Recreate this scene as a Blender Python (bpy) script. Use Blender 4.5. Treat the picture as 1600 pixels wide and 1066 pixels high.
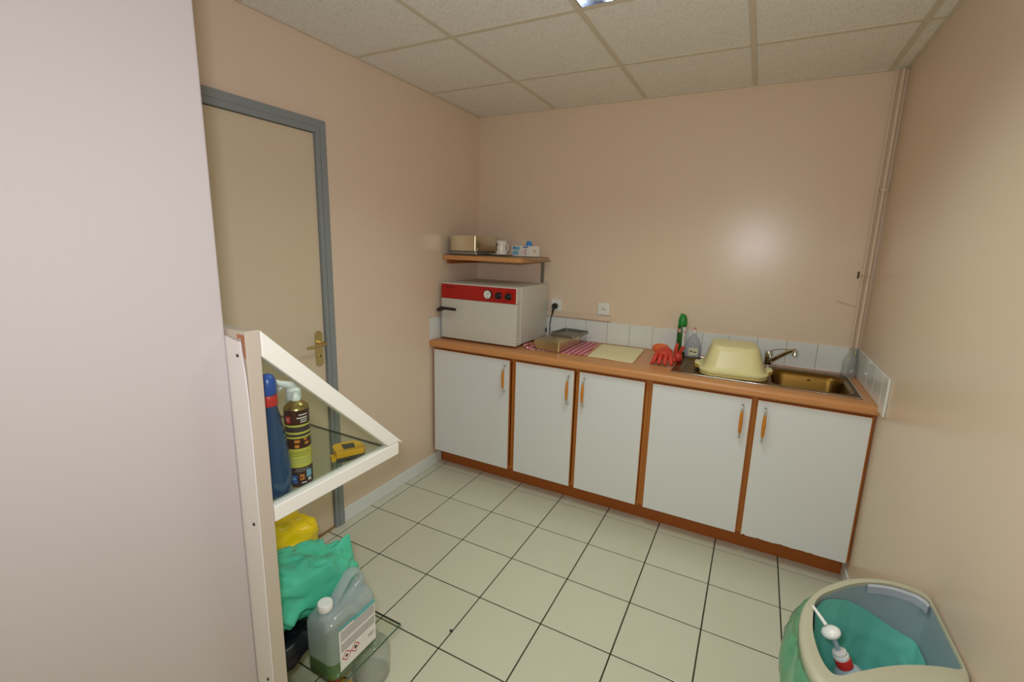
import bpy, bmesh, math, random
from mathutils import Vector, Matrix, noise

for o in list(bpy.data.objects):
    bpy.data.objects.remove(o)
SC = bpy.context.scene
COL = SC.collection
random.seed(7)
PI = math.pi
R = math.radians

# ------------------------------------------------------------------ camera
CAM = Vector((1.9264, -3.0129, 1.5668))
PITCH, ROLL, YAW = -0.1923, 0.0302, -0.4690
fwd = Vector((math.sin(YAW) * math.cos(PITCH), math.cos(YAW) * math.cos(PITCH), math.sin(PITCH)))
rgt0 = Vector((math.cos(YAW), -math.sin(YAW), 0))
up0 = rgt0.cross(fwd)
rgt = math.cos(ROLL) * rgt0 + math.sin(ROLL) * up0
upv = -math.sin(ROLL) * rgt0 + math.cos(ROLL) * up0
CAMROT = Matrix((rgt, upv, -fwd)).transposed()
cd = bpy.data.cameras.new('camera')
cd.sensor_width = 36.0
cd.sensor_fit = 'HORIZONTAL'
cd.lens = 716.1 / 1600 * 36
cd.shift_x = -16.18 / 1600
cd.shift_y = -10.75 / 1600
cd.clip_start = 0.02
cam = bpy.data.objects.new('camera', cd)
COL.objects.link(cam)
cam.matrix_world = Matrix.Translation(CAM) @ CAMROT.to_4x4()
SC.camera = cam

# ------------------------------------------------------------------ world, flash, exposure
w = bpy.data.worlds.new('world')
SC.world = w
w.use_nodes = True
w.node_tree.nodes['Background'].inputs[0].default_value = (1.0, 0.90, 0.26, 1)
w.node_tree.nodes['Background'].inputs[1].default_value = 0.48

FLASH_W, LAMP_W = 15.2, 7.0
fl = bpy.data.lights.new('camera_flash', 'AREA')
fl.shape = 'RECTANGLE'
fl.size, fl.size_y = 0.09, 0.06
fl.energy = FLASH_W
fl.color = (0.895, 0.885, 1.0)
flo = bpy.data.objects.new('camera_flash', fl)
COL.objects.link(flo)
flo.matrix_world = Matrix.Translation(CAM - 0.06 * rgt + 0.09 * upv + 0.02 * fwd) @ CAMROT.to_4x4()

SC.cycles.caustics_reflective = False
SC.cycles.caustics_refractive = False
vs = SC.view_settings
vs.view_transform = 'Standard'
vs.look = 'None'
vs.exposure = 0.0
vs.gamma = 1.0
vs.use_curve_mapping = False

# ------------------------------------------------------------------ material helpers
def srgb(r, g, b):
    f = lambda c: (c / 255 / 12.92) if c / 255 <= 0.04045 else ((c / 255 + 0.055) / 1.055) ** 2.4
    return (f(r), f(g), f(b), 1)

MATS = {}

def mat(name, rgb, rough=0.5, metal=0.0, vary=0.0, vscale=8.0, bump=0.0, bscale=60.0, stretch=None,
        rand=0.0, coat=0.0, spec=0.5, trans=0.0, alpha=1.0, rvary=0.0):
    m = bpy.data.materials.new(name)
    m.use_nodes = True
    nt = m.node_tree
    b = nt.nodes['Principled BSDF']
    c = srgb(*rgb)
    b.inputs['Base Color'].default_value = c
    b.inputs['Roughness'].default_value = rough
    b.inputs['Metallic'].default_value = metal
    b.inputs['Coat Weight'].default_value = coat
    b.inputs['Coat Roughness'].default_value = 0.08
    b.inputs['Specular IOR Level'].default_value = spec
    b.inputs['Transmission Weight'].default_value = trans
    b.inputs['Alpha'].default_value = alpha
    tc = nt.nodes.new('ShaderNodeTexCoord')
    vec = tc.outputs['Object']
    if stretch:
        mp = nt.nodes.new('ShaderNodeMapping')
        mp.inputs['Scale'].default_value = stretch
        nt.links.new(vec, mp.inputs['Vector'])
        vec = mp.outputs['Vector']
    col_out = None
    if vary:
        n = nt.nodes.new('ShaderNodeTexNoise')
        n.inputs['Scale'].default_value = vscale
        n.inputs['Detail'].default_value = 5
        nt.links.new(vec, n.inputs['Vector'])
        mx = nt.nodes.new('ShaderNodeMix')
        mx.data_type = 'RGBA'
        mx.inputs['A'].default_value = tuple(max(0, x * (1 - vary)) for x in c[:3]) + (1,)
        mx.inputs['B'].default_value = tuple(min(1, x * (1 + vary)) for x in c[:3]) + (1,)
        nt.links.new(n.outputs['Fac'], mx.inputs['Factor'])
        col_out = mx.outputs['Result']
        if rvary:
            mr = nt.nodes.new('ShaderNodeMapRange')
            mr.inputs['To Min'].default_value = max(0.02, rough - rvary)
            mr.inputs['To Max'].default_value = rough + rvary
            nt.links.new(n.outputs['Fac'], mr.inputs['Value'])
            nt.links.new(mr.outputs['Result'], b.inputs['Roughness'])
    if rand:
        oi = nt.nodes.new('ShaderNodeObjectInfo')
        mr = nt.nodes.new('ShaderNodeMapRange')
        mr.inputs['To Min'].default_value = 1 - rand
        mr.inputs['To Max'].default_value = 1 + rand
        nt.links.new(oi.outputs['Random'], mr.inputs['Value'])
        hv = nt.nodes.new('ShaderNodeHueSaturation')
        nt.links.new(mr.outputs['Result'], hv.inputs['Value'])
        if col_out:
            nt.links.new(col_out, hv.inputs['Color'])
        else:
            hv.inputs['Color'].default_value = c
        col_out = hv.outputs['Color']
    if col_out:
        nt.links.new(col_out, b.inputs['Base Color'])
    if bump:
        n2 = nt.nodes.new('ShaderNodeTexNoise')
        n2.inputs['Scale'].default_value = bscale
        n2.inputs['Detail'].default_value = 3
        nt.links.new(vec, n2.inputs['Vector'])
        bp = nt.nodes.new('ShaderNodeBump')
        bp.inputs['Strength'].default_value = bump
        bp.inputs['Distance'].default_value = 0.004
        nt.links.new(n2.outputs['Fac'], bp.inputs['Height'])
        nt.links.new(bp.outputs['Normal'], b.inputs['Normal'])
    MATS[name] = m
    return m

def thin(name, rgb, clear=0.85, rough=0.02, diffuse=0.0, tint=None):
    """see-through sheet or film: tinted transparency, a little gloss, optional milky body"""
    m = bpy.data.materials.new(name)
    m.use_nodes = True
    nt = m.node_tree
    for n in list(nt.nodes):
        nt.nodes.remove(n)
    out = nt.nodes.new('ShaderNodeOutputMaterial')
    tr = nt.nodes.new('ShaderNodeBsdfTransparent')
    c = srgb(*rgb)
    tr.inputs['Color'].default_value = tuple(x * clear for x in (srgb(*tint) if tint else c)[:3]) + (1,)
    gl = nt.nodes.new('ShaderNodeBsdfGlossy')
    gl.inputs['Roughness'].default_value = rough
    lw = nt.nodes.new('ShaderNodeLayerWeight')
    pw = nt.nodes.new('ShaderNodeMath'); pw.operation = 'POWER'; pw.inputs[1].default_value = 4.0
    nt.links.new(lw.outputs['Facing'], pw.inputs[0])
    fr = nt.nodes.new('ShaderNodeMath'); fr.operation = 'MULTIPLY_ADD'; fr.inputs[1].default_value = 0.8; fr.inputs[2].default_value = 0.035
    nt.links.new(pw.outputs[0], fr.inputs[0])
    last = tr.outputs[0]
    if diffuse > 0:
        df = nt.nodes.new('ShaderNodeBsdfDiffuse')
        df.inputs['Color'].default_value = c
        tl = nt.nodes.new('ShaderNodeBsdfTranslucent')
        tl.inputs['Color'].default_value = c
        m0 = nt.nodes.new('ShaderNodeMixShader')
        m0.inputs[0].default_value = 0.4
        nt.links.new(df.outputs[0], m0.inputs[1])
        nt.links.new(tl.outputs[0], m0.inputs[2])
        m1 = nt.nodes.new('ShaderNodeMixShader')
        m1.inputs[0].default_value = diffuse
        nt.links.new(last, m1.inputs[1])
        nt.links.new(m0.outputs[0], m1.inputs[2])
        last = m1.outputs[0]
    m2 = nt.nodes.new('ShaderNodeMixShader')
    nt.links.new(fr.outputs[0], m2.inputs[0])
    nt.links.new(last, m2.inputs[1])
    nt.links.new(gl.outputs[0], m2.inputs[2])
    nt.links.new(m2.outputs[0], out.inputs[0])
    MATS[name] = m
    return m

def emit(name, rgb, strength):
    m = bpy.data.materials.new(name)
    m.use_nodes = True
    nt = m.node_tree
    b = nt.nodes['Principled BSDF']
    b.inputs['Emission Color'].default_value = srgb(*rgb)
    b.inputs['Emission Strength'].default_value = strength
    MATS[name] = m
    return m

# room
mat('wall_paint', (231, 209, 186), 0.27, vary=0.02, vscale=3.0, bump=0.06, bscale=120, spec=0.4)
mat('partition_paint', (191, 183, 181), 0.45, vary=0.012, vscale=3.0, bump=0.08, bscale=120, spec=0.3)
mat('door_paint', (219, 201, 172), 0.45, vary=0.02, vscale=3.0, spec=0.35)
mat('frame_grey', (140, 147, 147), 0.42, vary=0.03)
mat('grout', (58, 54, 36), 0.9, vary=0.25, vscale=30)
mat('floor_tile', (213, 211, 190), 0.22, vary=0.03, vscale=5, rand=0.025, spec=0.45)
mat('skirting', (232, 236, 234), 0.25, rand=0.02)
mat('white_tile', (228, 230, 228), 0.12, rand=0.015)
mat('tile_joint', (190, 182, 165), 0.9)
mat('grid_bar', (214, 205, 186), 0.5)
mat('plenum', (60, 56, 50), 0.9)
# ceiling tile: fissured mineral fibre
m = mat('ceiling_tile', (216, 209, 190), 0.92, spec=0.1)
nt = m.node_tree
tc = nt.nodes.new('ShaderNodeTexCoord')
nz = nt.nodes.new('ShaderNodeTexNoise'); nz.inputs['Scale'].default_value = 190; nz.inputs['Detail'].default_value = 4
cr = nt.nodes.new('ShaderNodeValToRGB')
cr.color_ramp.elements[0].position = 0.33; cr.color_ramp.elements[0].color = srgb(204, 198, 186)
cr.color_ramp.elements[1].position = 0.47; cr.color_ramp.elements[1].color = srgb(242, 240, 234)
nt.links.new(tc.outputs['Object'], nz.inputs['Vector'])
nt.links.new(nz.outputs['Fac'], cr.inputs['Fac'])
nt.links.new(cr.outputs['Color'], nt.nodes['Principled BSDF'].inputs['Base Color'])
bp_ = nt.nodes.new('ShaderNodeBump'); bp_.inputs['Strength'].default_value = 0.5; bp_.inputs['Distance'].default_value = 0.003
nt.links.new(nz.outputs['Fac'], bp_.inputs['Height'])
nt.links.new(bp_.outputs['Normal'], nt.nodes['Principled BSDF'].inputs['Normal'])
# joinery
mat('worktop', (205, 142, 90), 0.33, vary=0.10, vscale=9, stretch=(1, 9, 9), spec=0.4)
mat('wood_edge', (184, 112, 46), 0.45, vary=0.15, vscale=10, stretch=(8, 8, 1))
mat('plinth_wood', (164, 88, 26), 0.5, vary=0.12, vscale=8, stretch=(1, 8, 8))
mat('shelf_wood', (205, 146, 92), 0.4, vary=0.12, vscale=9, stretch=(1, 9, 9))
mat('white_laminate', (226, 228, 230), 0.35, vary=0.012, vscale=2)
mat('grip_wood', (206, 128, 36), 0.35, vary=0.15, vscale=30, stretch=(4, 4, 1))
mat('chrome', (215, 215, 212), 0.12, metal=1.0)
mat('steel', (212, 200, 168), 0.30, metal=1.0, vary=0.06, vscale=12, rvary=0.06)
mat('sink_steel', (124, 94, 44), 0.38, metal=1.0, vary=0.05, vscale=14, rvary=0.05)
mat('dull_steel', (150, 148, 138), 0.45, metal=0.8)
mat('brass', (208, 188, 132), 0.33, metal=1.0)
mat('black_plastic', (26, 25, 26), 0.4)
mat('dark_gap', (24, 20, 18), 0.9)
# appliance and small things
mat('oven_grey', (208, 206, 196), 0.4, vary=0.01)
mat('oven_red', (178, 18, 12), 0.35)
mat('white_plastic', (235, 234, 230), 0.3)
mat('cream_plastic', (226, 216, 160), 0.35, vary=0.03, vscale=10)
mat('tip_orange', (232, 184, 70), 0.4)
mat('yellow_plastic', (228, 208, 134), 0.4)
mat('bin_cream', (188, 184, 160), 0.42, vary=0.05, vscale=9)
mat('bin_grey', (150, 168, 174), 0.45)
mat('bin_strip', (176, 182, 192), 0.35)
mat('liner_green', (116, 200, 184), 0.20, bump=0.55, bscale=22)
thin('liner_film', (140, 222, 178), clear=0.95, rough=0.2, diffuse=0.6, tint=(205, 240, 218))
mat('bag_green', (84, 206, 168), 0.25, bump=0.4, bscale=18)
mat('bag_yellow', (240, 206, 14), 0.32, bump=0.3, bscale=18)
mat('bag_black', (22, 22, 27), 0.35, bump=0.4, bscale=20)
mat('rubber_red', (206, 62, 46), 0.45)
mat('rubber_orange', (232, 104, 46), 0.45)
mat('spray_green', (24, 92, 34), 0.3)
mat('cap_green', (26, 140, 52), 0.35)
mat('label_white', (232, 230, 226), 0.5)
mat('label_pink', (216, 150, 150), 0.5)
mat('label_cream', (222, 218, 180), 0.5)
mat('paper_yellow', (236, 226, 184), 0.8, vary=0.04, vscale=12)
mat('paper_white', (220, 215, 205), 0.8)
mat('paper_brown', (170, 150, 122), 0.8, vary=0.08, vscale=15)
mat('ink_black', (28, 26, 28), 0.6)
mat('ink_grey', (150, 148, 148), 0.6)
mat('ink_red', (196, 44, 44), 0.6)
mat('ink_blue', (52, 92, 170), 0.6)
mat('ink_teal', (70, 186, 184), 0.6)
mat('can_maroon', (70, 28, 26), 0.22, metal=0.2)
mat('can_purple', (62, 46, 56), 0.25)
mat('can_yellow', (206, 198, 84), 0.3)
mat('can_orange', (222, 132, 52), 0.35)
mat('can_gold', (190, 168, 100), 0.25, metal=0.9)
mat('sky_blue', (120, 180, 215), 0.4)
mat('cap_blue', (38, 84, 172), 0.3)
mat('ring_red', (214, 44, 40), 0.35)
mat('blue_liquid', (16, 66, 112), 0.08, coat=0.6)
mat('glove_blue', (60, 140, 215), 0.5)
mat('tape_yellow', (232, 172, 22), 0.35)
mat('tape_dark', (60, 56, 50), 0.45)
mat('mug_white', (232, 226, 214), 0.2)
mat('panel_white', (225, 220, 218), 0.4, vary=0.015, vscale=4)
mat('panel_beige', (190, 178, 162), 0.5, vary=0.02, vscale=5)
mat('frame_white', (236, 234, 224), 0.4)
mat('threshold_wood', (150, 122, 76), 0.5, vary=0.1)
mat('chip_wood', (168, 110, 80), 0.8, vary=0.2, vscale=60)
mat('jug_liquid', (78, 122, 46), 0.15)
thin('glass', (246, 251, 247), clear=0.99, rough=0.02)
mat('glass_edge', (70, 96, 84), 0.1, spec=0.6)
thin('jug_plastic', (226, 236, 240), clear=1.0, rough=0.18, diffuse=0.46, tint=(238, 244, 244))
thin('jug_wet', (200, 215, 190), clear=1.0, rough=0.15, diffuse=0.10, tint=(228, 240, 222))
thin('clear_plastic', (232, 236, 236), clear=1.0, rough=0.08, diffuse=0.25, tint=(244, 247, 246))
thin('soap_plastic', (226, 230, 238), clear=1.0, rough=0.05, diffuse=0.5, tint=(236, 240, 246))
mat('pump_body', (160, 178, 186), 0.3)
mat('pipe_paint', (226, 202, 180), 0.4)
mat('luminaire_alu', (215, 220, 226), 0.18, metal=1.0)
emit('tube_light', (235, 242, 255), 9.0)
# checked dish towel
m = mat('check_cloth', (200, 60, 80), 0.9)
nt = m.node_tree
tc = nt.nodes.new('ShaderNodeTexCoord')
def wave(axis, sc_):
    wv = nt.nodes.new('ShaderNodeTexWave')
    wv.wave_type = 'BANDS'; wv.bands_direction = axis; wv.inputs['Scale'].default_value = sc_
    nt.links.new(tc.outputs['Object'], wv.inputs['Vector'])
    gt = nt.nodes.new('ShaderNodeMath'); gt.operation = 'GREATER_THAN'; gt.inputs[1].default_value = 0.62
    nt.links.new(wv.outputs['Fac'], gt.inputs[0])
    return gt.outputs[0]
a_, b_ = wave('X', 9.5), wave('Y', 9.5)
mxm = nt.nodes.new('ShaderNodeMath'); mxm.operation = 'ADD'; mxm.use_clamp = False
nt.links.new(a_, mxm.inputs[0]); nt.links.new(b_, mxm.inputs[1])
hf = nt.nodes.new('ShaderNodeMath'); hf.operation = 'MULTIPLY'; hf.inputs[1].default_value = 0.5
nt.links.new(mxm.outputs[0], hf.inputs[0])
rp = nt.nodes.new('ShaderNodeValToRGB')
rp.color_ramp.elements[0].color = srgb(176, 36, 62)
e_ = rp.color_ramp.elements.new(0.5); e_.color = srgb(214, 118, 136)
rp.color_ramp.elements[-1].position = 1.0; rp.color_ramp.elements[-1].color = srgb(240, 226, 226)
nt.links.new(hf.outputs[0], rp.inputs['Fac'])
nt.links.new(rp.outputs['Color'], nt.nodes['Principled BSDF'].inputs['Base Color'])

# ------------------------------------------------------------------ mesh helpers
class MB:
    def __init__(s):
        s.v, s.f, s.mi, s.mats = [], [], [], []
        s.cur = 0

    def use(s, name):
        if name not in s.mats:
            s.mats.append(name)
        s.cur = s.mats.index(name)
        return s

    def add(s, verts, faces):
        o = len(s.v)
        s.v += [tuple(v) for v in verts]
        for f in faces:
            s.f.append(tuple(i + o for i in f))
            s.mi.append(s.cur)
        return s

    def box(s, x0, y0, z0, x1, y1, z1, M=None):
        v = [Vector(p) for p in ((x0, y0, z0), (x1, y0, z0), (x1, y1, z0), (x0, y1, z0),
                                 (x0, y0, z1), (x1, y0, z1), (x1, y1, z1), (x0, y1, z1))]
        if M:
            v = [M @ p for p in v]
        return s.add(v, [(0, 3, 2, 1), (4, 5, 6, 7), (0, 1, 5, 4), (1, 2, 6, 5), (2, 3, 7, 6), (3, 0, 4, 7)])

    def prism(s, poly, axis, a, b):
        """polygon (2D) extruded along axis from a to b; the other two axes in xyz order"""
        def p3(p, t):
            return {'x': (t, p[0], p[1]), 'y': (p[0], t, p[1]), 'z': (p[0], p[1], t)}[axis]
        n = len(poly)
        v = [p3(p, a) for p in poly] + [p3(p, b) for p in poly]
        f = [tuple(range(n))[::-1], tuple(range(n, 2 * n))]
        f += [(i, (i + 1) % n, n + (i + 1) % n, n + i) for i in range(n)]
        return s.add(v, f)

    def loft(s, rings, cap0=True, cap1=True, closed=True):
        n = len(rings[0])
        v = [p for r in rings for p in r]
        f = []
        for k in range(len(rings) - 1):
            for i in range(n if closed else n - 1):
                j = (i + 1) % n
                f.append((k * n + i, k * n + j, (k + 1) * n + j, (k + 1) * n + i))
        if cap0:
            f.append(tuple(range(n))[::-1])
        if cap1:
            f.append(tuple(range((len(rings) - 1) * n, len(rings) * n)))
        return s.add(v, f)

    def lathe(s, prof, c=(0, 0, 0), n=24, axis=None, cap0=True, cap1=True, sx=1.0, sy=1.0):
        """profile [(r, h)] turned about axis through c (default +z)"""
        ax = Vector(axis).normalized() if axis else Vector((0, 0, 1))
        q = Vector((0, 0, 1)).rotation_difference(ax).to_matrix()
        c = Vector(c)
        rings = [[c + q @ Vector((sx * r * math.cos(2 * PI * i / n), sy * r * math.sin(2 * PI * i / n), h)) for i in range(n)]
                 for r, h in prof]
        return s.loft(rings, cap0, cap1)

    def cyl(s, p0, p1, r0, r1=None, n=16):
        p0, p1 = Vector(p0), Vector(p1)
        return s.lathe([(r0, 0), (r1 if r1 is not None else r0, (p1 - p0).length)], p0, n, p1 - p0)

    def tube(s, pts, rad, n=10, flat=1.0):
        pts = [Vector(p) for p in pts]
        if not isinstance(rad, (list, tuple)):
            rad = [rad] * len(pts)
        rings, ref = [], None
        for i, p in enumerate(pts):
            t = (pts[min(i + 1, len(pts) - 1)] - pts[max(i - 1, 0)]).normalized()
            if ref is None:
                ref = Vector((0, 0, 1)) if abs(t.z) < 0.9 else Vector((1, 0, 0))
            a = t.cross(ref).normalized()
            b = a.cross(t).normalized()
            ref = b
            rings.append([p + rad[i] * (math.cos(2 * PI * k / n) * a + flat * math.sin(2 * PI * k / n) * b) for k in range(n)])
        return s.loft(rings)

    def patch(s, c, r, a0, a1, z0, z1, n=6):
        """thin curved label on an upright cylinder of radius r at c, angles in degrees"""
        rings = []
        for z in (z0, z1):
            rings.append([(c[0] + r * math.cos(R(a0 + (a1 - a0) * i / n)), c[1] + r * math.sin(R(a0 + (a1 - a0) * i / n)), c[2] + z)
                          for i in range(n + 1)])
        return s.loft(rings, False, False, closed=False)

    def build(s, name, m=None, parent=None, smooth=None, bevel=0.0, seg=2, M=None, loc=None, sub=0):
        me = bpy.data.meshes.new(name)
        v = s.v if M is None else [tuple(M @ Vector(p)) for p in s.v]
        if loc is not None:
            v = [(p[0] - loc[0], p[1] - loc[1], p[2] - loc[2]) for p in v]
        me.from_pydata(v, [], s.f)
        names = s.mats if s.mats else [m]
        for nm in names:
            me.materials.append(MATS[nm])
        for p, i in zip(me.polygons, s.mi):
            p.material_index = i
        bm = bmesh.new()
        bm.from_mesh(me)
        bmesh.ops.recalc_face_normals(bm, faces=bm.faces)
        if bevel > 0:
            ed = [e for e in bm.edges if len(e.link_faces) == 2 and e.calc_face_angle(0) > 0.6]
            bmesh.ops.bevel(bm, geom=ed, offset=bevel, segments=seg, affect='EDGES', profile=0.5, clamp_overlap=True)
        bm.to_mesh(me)
        bm.free()
        if smooth is not None:
            me.polygons.foreach_set('use_smooth', [True] * len(me.polygons))
            try:
                me.set_sharp_from_angle(angle=R(smooth))
            except Exception:
                pass
        o = bpy.data.objects.new(name, me)
        COL.objects.link(o)
        if loc is not None:
            o.location = loc
        if parent is not None:
            o.parent = parent
            if parent.type == 'EMPTY' or tuple(parent.location) != (0, 0, 0):
                o.matrix_parent_inverse = parent_world(parent).inverted()
        if sub:
            md = o.modifiers.new('sub', 'SUBSURF')
            md.levels = md.render_levels = sub
        return o

def parent_world(o):
    M = Matrix.LocRotScale(o.location, o.rotation_euler, o.scale)
    if o.parent:
        return parent_world(o.parent) @ o.matrix_parent_inverse @ M
    return M

PRINTS = ('print', 'label_text', 'label_band', 'hazard', 'dial_pointer', 'contact_hole')
def tag(o, label, cat, group=None):
    o['label'] = label
    o['category'] = cat
    if group:
        o['group'] = group
    return o

def thing(name, label, cat, loc, group=None):
    o = bpy.data.objects.new(name, None)
    o.empty_display_size = 0.05
    COL.objects.link(o)
    o.location = loc
    return tag(o, label, cat, group)

def struct(o):
    o['kind'] = 'structure'
    return o

def rrect(cx, cy, hx, hy, r, z, n=6, rot=0.0):
    """rounded rectangle ring"""
    pts = []
    for qx, qy, a0 in ((1, 1, 0), (-1, 1, 90), (-1, -1, 180), (1, -1, 270)):
        for i in range(n + 1):
            a = R(a0 + 90 * i / n)
            x = qx * (hx - r) + r * math.cos(a)
            y = qy * (hy - r) + r * math.sin(a)
            pts.append((cx + x * math.cos(rot) - y * math.sin(rot), cy + x * math.sin(rot) + y * math.cos(rot), z))
    return pts

def text_mesh(name, body, size, M, m, parent):
    cu = bpy.data.curves.new(name, 'FONT')
    cu.body = body
    cu.size = size
    cu.extrude = 0.0003
    cu.align_x = 'LEFT'
    t = bpy.data.objects.new(name + '_tmp', cu)
    COL.objects.link(t)
    dg = bpy.context.evaluated_depsgraph_get()
    me = bpy.data.meshes.new_from_object(t.evaluated_get(dg))
    bpy.data.objects.remove(t)
    me.transform(M)
    me.materials.clear()
    me.materials.append(MATS[m])
    o = bpy.data.objects.new(name, me)
    COL.objects.link(o)
    o.parent = parent
    o.matrix_parent_inverse = parent_world(parent).inverted()
    return o

# ------------------------------------------------------------------ the room
W, H, YB = 2.465, 2.4645, -3.90          # width, ceiling height, rear wall
YJ = -1.376                              # door frame outer edge
PX, PY = 0.832, -2.392                   # end of the near partition wall

# floor
T, J = 0.3024, 0.0056
floor = struct(MB().box(0, YB, -0.06, W, 0, -0.0028).build('floor', 'grout'))
tile_mesh = None
xs = [0.0] + [0.0648 + T * i for i in range(8)] + [W]
ys = [0.0, -0.2658] + [-0.5682 - T * j for j in range(11)] + [YB]
def floor_tile(x0, x1, y1, y0):
    global tile_mesh
    wx, wy = x1 - x0 - J, y1 - y0 - J
    full = abs(wx - (T - J)) < 1e-3 and abs(wy - (T - J)) < 1e-3
    loc = ((x0 + x1) / 2, (y0 + y1) / 2, 0)
    if full and tile_mesh:
        o = bpy.data.objects.new('floor_tile', tile_mesh)
        COL.objects.link(o)
        o.location = loc
        o.parent = floor
    else:
        o = MB().box(loc[0] - wx / 2, loc[1] - wy / 2, -0.01, loc[0] + wx / 2, loc[1] + wy / 2, 0).build(
            'floor_tile', 'floor_tile', floor, bevel=0.0012, seg=1, loc=loc)
        if full:
            tile_mesh = o.data
for i in range(len(xs) - 1):
    for j in range(len(ys) - 1):
        if ys[j + 1] > -0.44:
            continue
        floor_tile(xs[i], xs[i + 1], ys[j], ys[j + 1])

# walls
wl = MB()
DY0, DY1, DZ = -2.270, -1.400, 2.09      # door opening
wl.box(-0.12, DY1, 0, 0, 0, H + 0.1).box(-0.12, DY0, DZ, 0, DY1, H + 0.1).box(-0.12, YB, 0, 0, DY0, H + 0.1)
wall_left = struct(wl.build('wall_left', 'wall_paint'))
wall_back = struct(MB().box(-0.12, 0, 0, W + 0.12, 0.12, H + 0.1).build('wall_back', 'wall_paint'))
wall_right = struct(MB().box(W, YB, 0, W + 0.12, 0, H + 0.1).build('wall_right', 'wall_paint'))
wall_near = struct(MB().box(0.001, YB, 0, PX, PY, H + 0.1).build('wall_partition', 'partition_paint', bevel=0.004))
#wall_rear = struct(MB().box(-0.12, YB - 0.12, 0, W + 0.12, YB, H + 0.1).build('wall_rear', 'wall_paint'))

# ceiling: tiles, bars, luminaire opening
ceil = struct(MB().box(-0.12, YB - 0.12, H + 0.10, W + 0.12, 0.12, H + 0.14).build('ceiling', 'plenum'))
cx = [0.0] + [0.5926 + 0.6 * i for i in range(4)] + [W]
cy = [0.0] + [-0.563 - 0.6 * j for j in range(6)] + [YB]
LX0, LX1, LY0, LY1 = cx[2], cx[3], cy[3], cy[2]
ct_mesh = None
for i in range(len(cx) - 1):
    for j in range(len(cy) - 1):
        x0, x1, y1, y0 = cx[i], cx[i + 1], cy[j], cy[j + 1]
        if (x0, y0) == (LX0, LY0):
            continue
        loc = ((x0 + x1) / 2, (y0 + y1) / 2, H)
        hx, hy = (x1 - x0) / 2 - 0.002, (y1 - y0) / 2 - 0.002
        full = abs(x1 - x0 - 0.6) < 1e-4 and abs(y1 - y0 + 0 - 0.6) < 1e-4
        if full and ct_mesh:
            o = bpy.data.objects.new('ceiling_tile', ct_mesh)
            COL.objects.link(o)
            o.location = loc
            o.parent = ceil
        else:
            o = MB().box(loc[0] - hx, loc[1] - hy, H + 0.004, loc[0] + hx, loc[1] + hy, H + 0.02).build(
                'ceiling_tile', 'ceiling_tile', ceil, loc=loc)
            if full:
                ct_mesh = o.data
for x in cx[1:-1]:
    MB().box(x - 0.012, YB, H - 0.001, x + 0.012, -0.002, H + 0.0045).build('grid_bar', 'grid_bar', ceil, bevel=0.001, seg=1)
for y in cy[1:-1]:
    for i in range(len(cx) - 1):
        MB().box(cx[i] + 0.0125, y - 0.012, H - 0.0005, cx[i + 1] - 0.0125, y + 0.012, H + 0.0045).build('grid_bar', 'grid_bar', ceil, bevel=0.001, seg=1)
for b in ((0.0, YB, 0.014, 0), (W - 0.014, YB, W, 0), (0.014, -0.012, W - 0.014, 0)):
    MB().box(b[0], b[1], H - 0.0025, b[2], b[3], H + 0.004).build('edge_trim', 'grid_bar', ceil)

# recessed luminaire with mirrored louvre
lum = thing('ceiling_light', 'recessed square fluorescent ceiling light with mirrored louvre', 'light', ((LX0 + LX1) / 2, (LY0 + LY1) / 2, H))
b = MB()
g = 0.014
x0, x1, y0, y1 = LX0 + g, LX1 - g, LY0 + g, LY1 - g
b.box(x0, y0, H + 0.085, x1, y1, H + 0.09)
b.box(x0, y0, H, x0 + 0.004, y1, H + 0.085).box(x1 - 0.004, y0, H, x1, y1, H + 0.085)
b.box(x0 + 0.004, y0, H, x1 - 0.004, y0 + 0.004, H + 0.085).box(x0 + 0.004, y1 - 0.004, H, x1 - 0.004, y1, H + 0.085)
b.build('housing', 'luminaire_alu', lum)
for k in range(4):
    x = x0 + (k + 0.5) * (x1 - x0) / 4
    MB().cyl((x, y0 + 0.01, H + 0.066), (x, y1 - 0.01, H + 0.066), 0.008, n=10).build('tube', 'tube_light', lum, smooth=40)
for k in range(1, 4):
    x = x0 + k * (x1 - x0) / 4
    MB().prism([(x - 0.018, H + 0.002), (x + 0.018, H + 0.002), (x + 0.003, H + 0.05), (x - 0.003, H + 0.05)], 'y', y0 + 0.004, y1 - 0.004).build('reflector', 'luminaire_alu', lum)
for k in range(1, 9):
    y = y0 + k * (y1 - y0) / 9
    MB().box(x0 + 0.004, y - 0.001, H + 0.004, x1 - 0.004, y + 0.001, H + 0.04).build('louvre_blade', 'luminaire_alu', lum)
al = bpy.data.lights.new('tube_glow', 'AREA')
al.shape = 'RECTANGLE'
al.size, al.size_y = x1 - x0 - 0.03, y1 - y0 - 0.03
al.energy = LAMP_W
al.spread = R(132)
al.color = (0.81, 1.0, 0.88)
alo = bpy.data.objects.new('tube_glow', al)
COL.objects.link(alo)
alo.parent = lum
alo.location = (0, 0, -0.004)

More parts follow.
